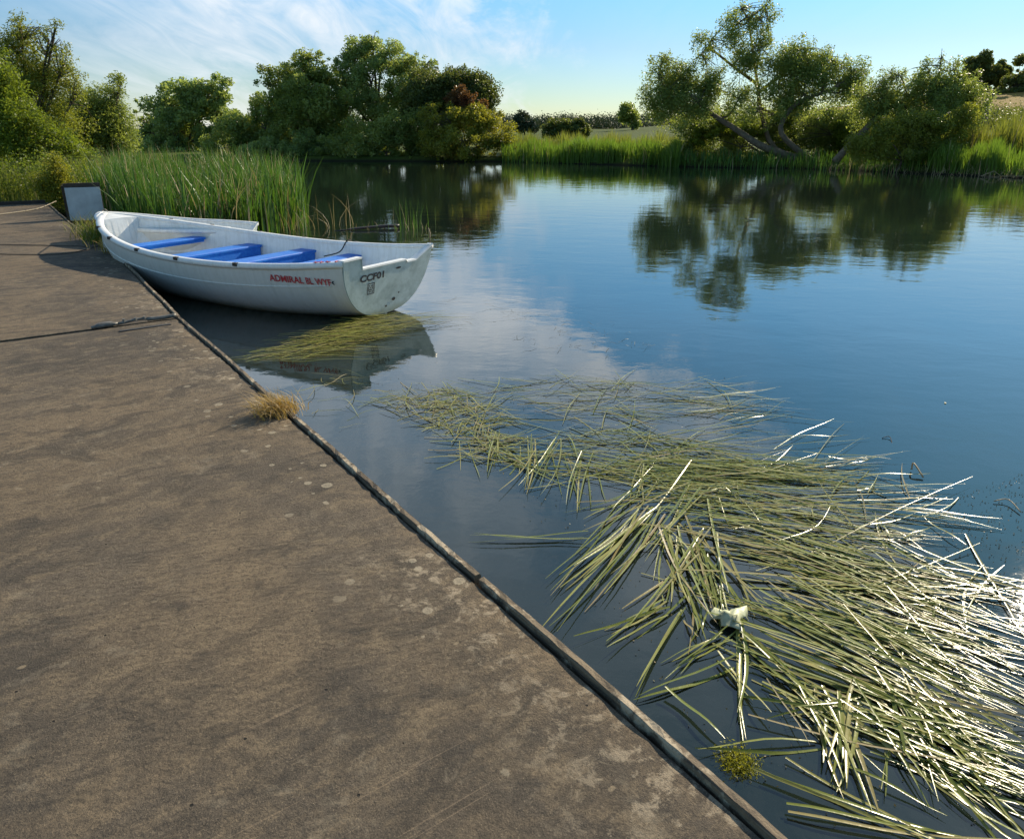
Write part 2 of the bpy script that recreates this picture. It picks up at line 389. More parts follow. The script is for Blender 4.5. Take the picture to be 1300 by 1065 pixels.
# ------------------------------------------------------------------ terrain and water
EU = np.array([-.584, .812]); EN = np.array([.812, .584])    # along the pontoon edge, towards the water
E0 = np.array([.5, 1.42])
def edge_pt(t, n=0.): return E0 + EU * t + EN * n
LB = [tuple(edge_pt(-30, -3.4)), tuple(edge_pt(14, -3.4)), tuple(edge_pt(18.6, -2.6)), tuple(edge_pt(19.4, -.2)), (-9.7, 18.2), (-10.2, 21), (-12.5, 30), (-21, 48), (-60, 52)]
RB = [(-60, 62), (-34, 57), (-13.6, 52.3), (-.5, 50.6), (4, 47.4), (9.2, 43.7), (16.3, 40.8), (20.5, 35.5), (22.2, 32.4), (26, 24), (34, 8), (50, -40)]
POLY = np.array(LB + RB)
def river_sd(x, y):              # >0 on land
    p = np.stack([x, y], -1); d = np.full(x.shape, 1e9); ins = np.zeros(x.shape, bool)
    n = len(POLY)
    for i in range(n):
        a = POLY[i]; b = POLY[(i + 1) % n]; e = b - a
        t = np.clip(((p - a) @ e) / (e @ e), 0, 1)
        q = a + t[..., None] * e
        d = np.minimum(d, np.hypot(p[..., 0] - q[..., 0], p[..., 1] - q[..., 1]))
        c = ((a[1] > y) != (b[1] > y)); xx = (b[0] - a[0]) * (y - a[1]) / (b[1] - a[1] + 1e-12) + a[0]
        ins ^= c & (x < xx)
    return np.where(ins, -d, d)
def bump2(x, y, cx, cy, rx, ry, h): return h * np.exp(-((x - cx) / rx) ** 2 - ((y - cy) / ry) ** 2)
def ground_z(x, y):
    x = np.asarray(x, float); y = np.asarray(y, float)
    d = river_sd(x, y)
    h = np.clip(-.05 + d * .55, -.85, .30)
    h = h + np.where(d > .5, .05 * np.sin(x * 1.3 + y * .7) * np.sin(y * 1.1 - x * .4), 0)
    h = h + np.clip((d - 4) / 60, 0, 1) * .5
    h = h + bump2(x, y, 175, 215, 105, 90, 12.5) + bump2(x, y, 120, 170, 60, 60, 2.5)
    h = h + np.clip((y - 250) / 500, 0, 1) * 4.5
    return h
def axis(a, b, fine0, fine1, st, g=1.16):
    out = list(np.arange(fine0, fine1 + 1e-6, st)); s = st; v = fine1
    while v < b: s *= g; v += s; out.append(v)
    s = st; v = fine0; pre = []
    while v > a: s *= g; v -= s; pre.append(v)
    return np.array(pre[::-1] + out)
gx = axis(-2500, 2500, -32, 36, .6); gy = axis(-600, 3500, -3, 60, .6)
GX, GY = np.meshgrid(gx, gy); GZ = ground_z(GX, GY)
nx, ny = len(gx), len(gy)
I = np.arange(nx * ny).reshape(ny, nx)
quads = np.stack([I[:-1, :-1], I[:-1, 1:], I[1:, 1:], I[1:, :-1]], -1).reshape(-1, 4)
tag(mesh_obj('ground', np.stack([GX, GY, GZ], -1).reshape(-1, 3), quads, M['ground'], smooth=True), 'grassy river banks and the brown field rising behind them', 'ground', kind='structure')
tag(mesh_obj('water', [(-75, -45, 0), (60, -45, 0), (60, 70, 0), (-75, 70, 0)], [(0, 1, 2, 3)], M['water']), 'calm river water mirroring the sky and trees', 'water', kind='structure')

# ------------------------------------------------------------------ pontoons
RZ = math.atan2(EU[1], EU[0]) - PI / 2      # local +Y runs along the edge, +X to the water
DZ = .35
def pontoon(t0, t1, joints, label, width=3.2, rz=0., slots=False, endboard=False):
    root = empty('pontoon', (*edge_pt(t0), 0), RZ + rz); L = t1 - t0
    tag(root, label, 'pontoon', 'concrete pontoons joined end to end')
    # slab surface gridded so that it is slightly uneven
    nx_, ny_ = 28, int(L * 9)
    xs = np.linspace(-width, -.046, nx_); ys = np.linspace(.012, L - .012, ny_)
    A, B = np.meshgrid(xs, ys); Zt = DZ + .003 * np.sin(A * 3.1 + B * 1.7) * np.sin(B * 2.3)
    edgef = (np.abs(A - xs[-1]) < 1e-6) | (np.abs(B - ys[0]) < 1e-6) | (np.abs(B - ys[-1]) < 1e-6)
    Zt = Zt - edgef * .006
    V = np.stack([A, B, Zt], -1).reshape(-1, 3).tolist(); J = np.arange(nx_ * ny_).reshape(ny_, nx_)
    Fc = np.stack([J[:-1, :-1], J[:-1, 1:], J[1:, 1:], J[1:, :-1]], -1).reshape(-1, 4).tolist()
    rim = list(J[0, :]) + list(J[1:, -1]) + list(J[-1, -2::-1]) + list(J[-2:0:-1, 0])
    b = len(V); V += [[V[i][0], V[i][1], -.25] for i in rim]
    for k in range(len(rim)):
        k2 = (k + 1) % len(rim); Fc.append([rim[k], b + k, b + k2, rim[k2]])
    mesh_obj('deck_slab', V, Fc, M['deck'], root, smooth=False)
    rr = random.Random(int(t0 * 10))
    cuts = [0] + joints + [L]
    for a, c in zip(cuts[:-1], cuts[1:]):
        n = max(4, int((c - a) * 22)); mb = MB(); V = []; Fc = []
        prof = [(-.032, .20), (-.032, DZ + .008), (-.027, DZ + .014), (-.006, DZ + .012), (0., DZ + .004), (0., .12)]
        for i in range(n + 1):
            y = a + .012 + (c - a - .024) * i / n; wob = .0035 * math.sin(y * 3.1 + t0) + rr.uniform(-.0012, .0012); up = rr.uniform(-.0015, .0015)
            chip = rr.uniform(0, .010) if rr.random() < .4 else 0
            for k, (px_, pz_) in enumerate(prof):
                V.append((px_ + wob + (chip if k == 1 else 0), y, pz_ + up * (k in (1, 2, 3, 4)) - (chip if k in (1, 2) else 0)))
        P = len(prof)
        for i in range(n):
            for k in range(P - 1):
                q = i * P + k; Fc.append((q, q + 1, q + P + 1, q + P))
        Fc.append(tuple(range(P))[::-1]); Fc.append(tuple(n * P + k for k in range(P)))
        mb.add(V, Fc); mb.build('edge_board', M['edge'], root)
    if slots:
        # long recessed bar beside the joint and coupling bracket lying over it
        mb = MB(); mb.box(-.52, -.13, L - .235, L - .195, DZ - .01, DZ + .007); mb.build('slot', M['dark'], root)
        mb = MB()
        mb.tube(curve_pts([(-.70, L + .006, DZ + .012), (-.60, L + .016, DZ + .02), (-.50, L + .010, DZ + .016)], 9), [.012] * 2 + [.024] * 5 + [.014] * 2, 7)
        mb.tube(curve_pts([(-.50, L + .010, DZ + .014), (-.34, L + .02, DZ + .03), (-.24, L + .01, DZ + .02)], 9), .012, 6)
        mb.tube(curve_pts([(-.27, L + .012, DZ + .022), (-.15, L + .0, DZ + .02), (-.04, L - .004, DZ + .028)], 9), .018, 6)
        br = mb.build('coupling_bracket', M['steel'], root, True)
        for x in (-.45, -.36, -.29):
            mb = MB(); mb.tube([(x, L + .014, DZ + .02), (x, L + .014, DZ + .048)], .013, 6); mb.build('bolt', M['steel'], br)
    if endboard:
        mb = MB(); mb.box(-width, -.046, L + .0, L + .06, 0, DZ + .07, .008); mb.build('end_board', M['plank'], root)
    return root
TJ, T2, T3 = 5.89, 13.45, 19.3
pontoon(-6, TJ - .004, [3.5, 7.04, 9.7], 'nearest brown concrete pontoon with a timber edge filling the lower left', slots=True)
pontoon(TJ + .004, T2 - .006, [2.6, 5.1], 'middle concrete pontoon partly shaded by the bow of the white boat', rz=math.radians(-1.6))
pontoon(T2 + .012, T3, [3.], 'farthest concrete pontoon ending at the bushes beyond the grey board', endboard=True)

# ------------------------------------------------------------------ rowing boats
class Boat:
    def __init__(s, x, y, phi, L, B, Bt, zt, zm, zb, nexp):
        s.o = (x, y); s.phi = phi; s.L, s.B, s.Bt, s.zt, s.zm, s.zb, s.ne = L, B, Bt, zt, zm, zb, nexp
    def w(s, u):
        if u < .42: return (s.Bt + (s.B - s.Bt) * math.sin(u / .42 * PI / 2)) / 2
        t = min(1, (u - .42) / .58); return s.B * max(0., 1 - t ** s.ne) ** .75 / 2
    def zs(s, u): return s.zm + ((s.zt - s.zm) * ((.4 - u) / .4) ** 2 if u < .4 else (s.zb - s.zm) * ((u - .4) / .6) ** 2)
    def zk(s, u):
        z = -.10 + .12 * max(0, (.35 - u) / .35) ** 1.6
        if u > .70: z += (s.zs(1) * .93 + .10) * ((u - .70) / .30) ** 3.0
        return min(z, s.zs(u) - .02)
    def rake(s, u, z): return .12 * max(0, 1 - u * 2.2) ** 2 * (s.zs(0) - z) / s.zs(0)
    def p(s, u, a, side, off=0.):      # a: 0 gunwale .. pi/2 keel; local x = lateral (right), y = forward
        w = s.w(u) + off; top = s.zs(u); dep = top - s.zk(u)
        full = .58 + .30 * max(0, (u - .55) / .45) + .17 * max(0, 1 - u / .3) ** 1.5
        y = max(0, w) * max(0, math.cos(a)) ** full
        z = top - dep * math.sin(a) ** 1.12
        if off < 0: z += 0
        return (side * y, u * s.L + s.rake(u, z), z)
    def a_at(s, u, z):
        top = s.zs(u); dep = top - s.zk(u); return math.asin(min(1, max(0, (top - z) / dep)) ** (1 / 1.12))
    def local(s, P):                   # world point -> (lateral, forward)
        dx, dy = P[0] - s.o[0], P[1] - s.o[1]; fx, fy = -math.sin(s.phi), math.cos(s.phi)
        return (dx * fy - dy * fx, dx * fx + dy * fy)
US = list(np.linspace(0, .42, 16)) + list(.42 + .58 * np.sin(np.linspace(0, PI / 2, 34))[1:])
def text_geo(body, size, bold=.022):
    cu = bpy.data.curves.new('t', 'FONT'); cu.body = body; cu.size = size; cu.offset = bold * size; cu.align_x = 'LEFT'
    ob = bpy.data.objects.new('t', cu); COL.objects.link(ob)
    dg = bpy.context.evaluated_depsgraph_get(); me = bpy.data.meshes.new_from_object(ob.evaluated_get(dg))
    V = np.array([v.co[:2] for v in me.vertices]); Fc = [tuple(p.vertices) for p in me.polygons]
    bpy.data.objects.remove(ob); bpy.data.meshes.remove(me); bpy.data.curves.remove(cu)
    return V, Fc
def sweep_rim(bt, prof, us, side_path=True):
    path = [(-1, u) for u in us] + [(1, u) for u in us[::-1][1:]]
    C = [np.array([s_ * bt.w(u), u * bt.L, bt.zs(u)]) for s_, u in path]
    V = []; Fc = []; P = len(prof); m = len(C)
    for i in range(m):
        d = C[min(i + 1, m - 1)] - C[max(i - 1, 0)]; d[2] = 0; d /= np.linalg.norm(d) + 1e-9
        o = np.array([-d[1], d[0], 0])
        for (a, b) in prof: V.append(C[i] + o * a + np.array([0, 0, b]))
    for i in range(m - 1):
        for k in range(P):
            a = i * P + k; b = i * P + (k + 1) % P; Fc.append((a, a + P, b + P, b))
    Fc.append(tuple(range(P))); Fc.append(tuple((m - 1) * P + k for k in range(P))[::-1])
    return V, Fc
def make_boat(bt, label, name='rowing_boat', detail=True, thw=None, group=None):
    root = empty(name, (*bt.o, 0), bt.phi)
    tag(root, label, 'rowing boat', group)
    # outer hull with a lapped strake line
    strake = .235 if detail else .2
    V = []; Fc = []; NA = 15
    aa = None
    for u in US:
        top = bt.zs(u); dep = top - bt.zk(u)
        a0 = math.asin(min(.93, strake / max(dep, .05)) ** (1 / 1.12))
        row = [(a, .010) for a in np.linspace(0.0, a0, 6)] + [(a, 0.) for a in [a0 + .004] + list(np.linspace(a0 + .05, PI / 2, 10))]
        rr = [bt.p(u, a, 1, o * 0. * min(1, bt.w(u) * 6)) for a, o in row]
        full = [(-x, y, z) for (x, y, z) in rr] + rr[::-1][1:]
        V += full; K = len(full)
    for i in range(len(US) - 1):
        for k in range(K - 1):
            q = i * K + k; Fc.append((q, q + 1, q + K + 1, q + K))
    hull = mesh_obj('hull', V, Fc, M['hull'], root, smooth=True)
    md = hull.modifiers.new('e', 'EDGE_SPLIT'); md.split_angle = math.radians(40)
    for sd_ in (-1, 1):
        mb = MB(); P = []
        for u in US:
            if .003 < u < .97:
                dep = bt.zs(u) - bt.zk(u); a0 = math.asin(min(.93, strake / max(dep, .05)) ** (1 / 1.12)); P.append(bt.p(u, a0, sd_, .001))
        mb.tube(P, .0075, 5); mb.build('strake', M['hull'], root, True)
    # keel strip
    mb = MB(); mb.tube([(0, u * bt.L + bt.rake(u, bt.zk(u)), bt.zk(u) - .012) for u in np.linspace(0.0, .93, 26)], .03, 6)
    mb.build('keel', M['hull'], root, True)
    # inner lining: sides, side benches and floor
    V = []; Fc = []; us = [u for u in US if u > .008]; ui = [.008] + us
    ufin = .935; ui = [u for u in ui if u < ufin] + [ufin]
    for u in ui:
        w = max(.03, bt.w(u) - .055); zf = .10; top = bt.zs(u)
        bench = min(.27, w * .45); zb_ = .27
        inner = max(.02, w - .03 - bench)
        pr = [(w, top - .005), (w - .004, top - .12), (w - .03, zb_ + .03), (w - .05, zb_ + .004), (inner + .015, zb_), (inner, zb_ - .012), (inner - .02, zf + .03), (max(.01, inner - .05), zf), (0, zf - .01)]
        pr = [(min(x, max(.008, bt.p(u, bt.a_at(u, max(z, bt.zk(u) + .005)), 1)[0] - .03)), z) for x, z in pr]
        full = [(-x, u * bt.L + bt.rake(u, z) * (1 if u < .3 else 0), z) for x, z in pr] + [(x, u * bt.L + bt.rake(u, z) * (1 if u < .3 else 0), z) for x, z in pr[::-1][1:]]
        V += full; K = len(full)
    for i in range(len(ui) - 1):
        for k in range(K - 1):
            q = i * K + k; Fc.append((q, q + K, q + K + 1, q + 1))
    ln = mesh_obj('inner_lining', V, Fc, M['lining'], root, smooth=True)
    md = ln.modifiers.new('e', 'EDGE_SPLIT'); md.split_angle = math.radians(38)
    # foredeck with a rounded bulkhead
    V = []; Fc = []; ud = [u for u in US if u > ufin + .001]; ud = [ufin] + ud; n = 9
    for u in [None] + [ufin + (-.004)] + ud:
        base = ufin - .004 if u is None else u
        w = max(.012, bt.w(base) - .02)
        for k in range(n):
            x = w * (-1 + 2 * k / (n - 1))
            if u is None: V.append((x, ufin * bt.L - .02 - .10 * (1 - (x / w) ** 2) + .05, .12))
            else: V.append((x, base * bt.L, bt.zs(base) - .004 + .015 * (1 - (x / w) ** 2)))
    for i in range(len(V) // n - 1):
        for k in range(n - 1):
            q = i * n + k; Fc.append((q, q + n, q + n + 1, q + 1))
    mesh_obj('foredeck', V, [f[::-1] for f in Fc], M['gunwale'], root, smooth=False)
    # gunwale
    prof = [(.014, -.048), (.026, -.03), (.028, -.004), (.016, .010), (-.02, .014), (-.052, .008), (-.062, -.004), (-.062, -.03)]
    V, Fc = sweep_rim(bt, prof, US)
    mesh_obj('gunwale', V, Fc, M['gunwale'], root, smooth=True)
    # transom
    w0 = bt.w(0); zt = bt.zs(0)
    def top(l):
        f = l / w0
        if f < -.64: return zt + .012 + .006 * (f + 1) / .36
        if f < -.61: return zt + .018 - (f + .64) / .03 * .123
        if f < .36: return zt - .105
        if f < .39: return zt - .105 - (f - .36) / .03 * .025
        if f < .60: return zt - .13
        return zt - .13 + (f - .60) / .40 * .14
    ls = sorted(set(list(np.round(np.linspace(-w0, w0, 61), 4)) + [f * w0 for f in (-.64, -.61, .36, .39, .60)]))
    V = []; Fc = []; nr = 9
    def bot(l):
        c = min(1, abs(l) / w0); a = math.acos(c ** (1 / .75)); return bt.p(0, a, 1)[2]
    for back in (0, 1):
        for l in ls:
            zt_, zb_ = top(l), min(bot(l), top(l) - .005)
            for k in range(nr):
                z = zt_ + (zb_ - zt_) * k / (nr - 1)
                V.append((l * .998, bt.rake(0, z) - .012 + back * .055, z))
    m = len(ls); O = m * nr
    for i in range(m - 1):
        for k in range(nr - 1):
            q = i * nr + k; Fc.append((q, q + 1, q + nr + 1, q + nr)); Fc.append((O + q, O + q + nr, O + q + nr + 1, O + q + 1))
        Fc.append((i * nr, (i + 1) * nr, O + (i + 1) * nr, O + i * nr))
        Fc.append((i * nr + nr - 1, O + i * nr + nr - 1, O + (i + 1) * nr + nr - 1, (i + 1) * nr + nr - 1))
    Fc.append(tuple(range(nr))[::-1] + tuple(O + k for k in range(nr)))
    Fc.append(tuple((m - 1) * nr + k for k in range(nr)) + tuple(O + (m - 1) * nr + k for k in range(nr))[::-1])
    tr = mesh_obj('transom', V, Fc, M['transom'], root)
    # pale cap along the transom top
    mb = MB(); V = []; Fc = []
    for l in ls:
        z = top(l); V += [(l, -.022 + bt.rake(0, z), z - .010), (l, -.022 + bt.rake(0, z), z + .007), (l, .055 + bt.rake(0, z), z + .007), (l, .055 + bt.rake(0, z), z - .010)]
    for i in range(m - 1):
        for k in range(4):
            a = i * 4 + k; b = i * 4 + (k + 1) % 4; Fc.append((a, a + 4, b + 4, b))
    Fc += [(0, 1, 2, 3), tuple((m - 1) * 4 + k for k in (3, 2, 1, 0))]
    mesh_obj('transom_cap', V, Fc, M['gunwale'], tr)
    # thwarts
    for (yc, wd, zt_, dp) in thw:
        mb = MB(); u = yc / bt.L; hw = min(bt.w(min(1, (yc + wd / 2) / bt.L)), bt.w(u)) - .06
        x0, x1 = -hw, hw
        mb.box(x0, x1, yc - wd / 2, yc + wd / 2, zt_ - .035, zt_, .008)
        mb.box(x0 + .02, x1 - .02, yc - wd / 2 + .012, yc - wd / 2 + .035, zt_ - .035 - dp, zt_ - .036)
        mb.box(x0 + .02, x1 - .02, yc + wd / 2 - .035, yc + wd / 2 - .012, zt_ - .035 - dp, zt_ - .036)
        mb.build('thwart', M['blue'], root)
    return root, tr, hull, top
B1 = Boat(-1.299, 7.682, 1.028, 5.196, 1.884, 1.449, .683, .565, .823, 2.215)
thw = [(4.0, .24, .51, .03), (3.12, .28, .445, .11), (2.16, .28, .44, .11), (1.30, .25, .45, .04)]
boat1, tr1, hull1, top1 = make_boat(B1, 'white rowing boat with four blue seats and red name moored by the pontoon', thw=thw, group='white boats moored side by side')
# lettering on the port side
def hull_text(body, y_from, z_mid, size, mat, width):
    V, Fc = text_geo(body, size); x0, x1 = V[:, 0].min(), V[:, 0].max(); sc = width / (x1 - x0)
    y0_, y1_ = V[:, 1].min(), V[:, 1].max(); out = []
    for x, y in V:
        Y = y_from - (x - x0) * sc; z = z_mid + (y - (y0_ + y1_) / 2)
        u = Y / B1.L; a = B1.a_at(u, z)
        q = B1.p(u, a, -1, .002); e = B1.p(u, a + .02, -1, .002)
        tx = Vector((q[0] - e[0], 0, q[2] - e[2])).normalized(); nrm = Vector((-abs(tx.z), 0, -abs(tx.x) * .3)).normalized()
        out.append((q[0] + nrm.x * .004, Y, q[2] + nrm.z * .004))
    return out, Fc
mb = MB()
for body, y, wd in (('ADMIRAL', .935, .43), ('BL', .475, .085), ('WYF', .365, .19)):
    o_, f_ = hull_text(body, y, .468, .098, M['red'], wd); mb.add(o_, f_)
mb.build('name_lettering', M['red'], hull1)['label'] = 'worn red name lettering'
o_, f_ = hull_text('‹', .17, .468, .08, M['black'], .035); mb = MB(); mb.add(o_, f_); mb.build('worn_letter', M['black'], hull1)
# registration and emblem on the transom (read from outside, so lateral runs left to right)
def transom_pt(l, z): return (l, B1.rake(0, z) - .017, z)
V, Fc = text_geo('CCF01', .098, .04)
x0, x1 = V[:, 0].min(), V[:, 0].max(); sc = .37 / (x1 - x0)
mesh_obj('registration_lettering', [transom_pt(-.465 + (x - x0) * sc, .438 + y) for x, y in V], Fc, M['black'], tr1)
mb = MB()
def tq(l0, l1, z0, z1): mb.add([transom_pt(l0, z0), transom_pt(l1, z0), transom_pt(l1, z1), transom_pt(l0, z1)], [(0, 1, 2, 3)])
ex, ez, es = -.345, .285, .11
for a in ((0, 1, 0, .08), (0, 1, .92, 1), (0, .08, .08, .92), (.92, 1, .08, .92)): tq(ex + a[0] * es, ex + a[1] * es, ez + a[2] * es * 1.1, ez + a[3] * es * 1.1)
for r_, row in enumerate(('110111', '101011', '111101', '011011')):
    for c_, ch in enumerate(row):
        if ch == '1': tq(ex + es * (.14 + c_ * .122), ex + es * (.14 + c_ * .122 + .098), ez + es * 1.1 * (.16 + (3 - r_) * .18), ez + es * 1.1 * (.16 + (3 - r_) * .18 + .12))
mb.build('square_emblem', M['black'], tr1)
for l, z, r1, r2 in ((.14, .505, .045, .012), (.10, .16, .03, .02), (-.02, .10, .016, .012), (.18, .22, .012, .012)):
    P = [transom_pt(l, z)] + [transom_pt(l + r1 * math.cos(k * PI / 5), z + r2 * math.sin(k * PI / 5)) for k in range(10)]
    mb = MB(); mb.add(P, [(0, 1 + k, 1 + (k + 1) % 10) for k in range(10)]); mb.build('drain_hole', M['dark'], tr1)
# small red marks on the gunwale by the transom, rope cleats
mb = MB()
for y, l in ((.06, .03), (.16, .05), (.24, .035), (.3, .05)):
    u = y / B1.L; x = -B1.w(u); z = B1.zs(u) + .0155
    mb = MB(); mb.tube([(x - .015, y, z), (x + .03, y + l, z + .002)], .006, 5)
    mb.tube([(x + .03, y, z), (x - .01, y + l * .7, z + .002)], .005, 5); mb.build('red_mark', M['red'], boat1)
for side in (-1, 1):
    for y in (1.35, 2.3, 3.1, 3.9, 4.5):
        u = y / B1.L; x = side * (B1.w(u) + .018); z = B1.zs(u)
        mb = MB(); mb.box(x - .02, x + .016, y - .03, y + .03, z - .02, z + .018, .004); mb.build('rowlock_block', M['dark'], boat1)
mb = MB()
u = .36; x = B1.w(.285)
mb.tube(curve_pts([(x - .30, 1.62, .425), (x - .14, 1.50, .47), (x - .05, 1.46, B1.zs(.285) + .016), (x + .03, 1.45, B1.zs(.285) + .015), (x + .06, 1.45, .40), (x + .06, 1.44, .05)], 20), .008, 6)
tag(mb.build('rope', M['rope'], None, True), 'short dark rope over the far gunwale of the boat with blue seats', 'rope')
bpy.data.objects['rope'].location = (*B1.o, 0); bpy.data.objects['rope'].rotation_euler = (0, 0, B1.phi)

B2 = Boat(-3.98, 10.68, 1.33, 2.42, 1.22, .86, .60, .60, .74, 3.0)
boat2, _, _, _ = make_boat(B2, 'smaller white dinghy half hidden between the larger boat and the reeds', detail=False, thw=[(1.1, .2, .42, .03)], group='white boats moored side by side')

# mooring ropes
def rope(P, r, mat, label, cat='rope'):
    mb = MB(); mb.tube(curve_pts(P, 30), r, 6); return tag(mb.build('rope', mat, None, True), label, cat, 'mooring ropes')
bw = B1.o[0] - math.sin(B1.phi) * B1.L, B1.o[1] + math.cos(B1.phi) * B1.L
rope([(*at(-40, 310, .36)[:2], .362), (*at(40, 311.5, .36)[:2], .362), (*at(95, 312.5, .36)[:2], .362), (*at(124, 313, .36)[:2], .362), (*at(128, 305, .36)[:2], .33)], .006, M['rope'], 'dark rope lying straight across the deck to the bow')
rope([(*at(-40, 322, .36)[:2], .362), (*at(40, 323.5, .36)[:2], .362), (*at(85, 322, .36)[:2], .362), (*at(110, 317, .36)[:2], .362), (*at(124, 313, .36)[:2], .364)], .006, M['rope'], 'dark rope curving over the deck below the straight one')
rope([(*at(-30, 276, .36)[:2], .365), (*at(20, 270, .36)[:2], .365), (*at(50, 265, .36)[:2], .37), (*at(72, 259, .36)[:2], .42)], .010, M['rope_pale'], 'pale rope on the far deck beside the bushes')
b1 = np.array([bw[0], bw[1], B1.zb + .02]); b2 = np.array([B2.o[0] - math.sin(B2.phi) * B2.L, B2.o[1] + math.cos(B2.phi) * B2.L, B2.zb])
rope([b1 + [.1, -.12, .012], b1 + [.0, -.0, .03], (b1 + b2) / 2 + [0, 0, .02], b2 + [.08, -.05, .03]], .007, M['rope_pale'], 'pale rope tying the two white bows together')

# grey board standing at the end of the deck
bp_ = at(110, 281, .3)
root = empty('board', (bp_[0], bp_[1], .3), math.radians(28)); tag(root, 'pale grey board on a dark plank frame standing beside the bows', 'board')
mb = MB(); mb.box(-.26, .32, -.012, .012, 0.02, .62, .003); mb.build('panel', M['panel'], root)
mb = MB(); mb.box(-.28, .33, .016, .05, .0, .70, .004); mb.build('back_plank', M['plank'], root)
mb = MB(); mb.box(-.31, -.24, .055, .12, -.4, .66, .006); mb.build('post', M['plank'], root)

# ------------------------------------------------------------------ vegetation builders
def blades(base, height, width, lean_dir, lean, segs=4, rs=R, fold=0., droop=None):
    """upright grass or reed blades; returns V, F"""
    n = len(base); t = np.linspace(0, 1, segs + 1)
    ang = rs.uniform(0, 2 * PI, n); wx, wy = np.cos(ang), np.sin(ang)
    V = np.zeros((n, segs + 1, 2, 3))
    for i, tt in enumerate(t):
        bend = lean * tt ** 2 * height
        z = height * tt * np.sqrt(np.maximum(.15, 1 - (lean * tt) ** 2 * .55))
        if droop is not None: z = z - droop * height * tt ** 3
        cx = base[:, 0] + np.cos(lean_dir) * bend; cy = base[:, 1] + np.sin(lean_dir) * bend; cz = base[:, 2] + z
        w = width * (1 - tt ** 2.2) * .5 + .0005
        V[:, i, 0] = np.stack([cx - wx * w, cy - wy * w, cz], -1); V[:, i, 1] = np.stack([cx + wx * w, cy + wy * w, cz], -1)
    base_i = (np.arange(n) * (segs + 1) * 2)[:, None]
    Q = []
    for i in range(segs): Q.append(base_i + np.array([[2 * i, 2 * i + 1, 2 * i + 3, 2 * i + 2]]))
    return V.reshape(-1, 3), np.stack(Q, 1).reshape(-1, 4)
def leaves(cent, ln, wd, rs=R, upbias=0., dirs=None):
    n = len(cent); d = rs.normal(size=(n, 3)); d[:, 2] = d[:, 2] * .8 + upbias
    if dirs is not None: d = d * .6 + dirs
    d /= np.linalg.norm(d, axis=1)[:, None]
    r = rs.normal(size=(n, 3)); s_ = np.cross(d, r); s_ /= np.linalg.norm(s_, axis=1)[:, None] + 1e-9
    l = (ln * rs.uniform(.6, 1.3, n))[:, None]; w = (wd * rs.uniform(.6, 1.3, n))[:, None]
    V = np.stack([cent - d * l / 2, cent + s_ * w / 2, cent + d * l / 2, cent - s_ * w / 2], 1)
    return V.reshape(-1, 3), np.arange(n * 4).reshape(-1, 4)
def fit_scale(D): return D * math.cos(TH) / F * 1.02       # metres per photo pixel
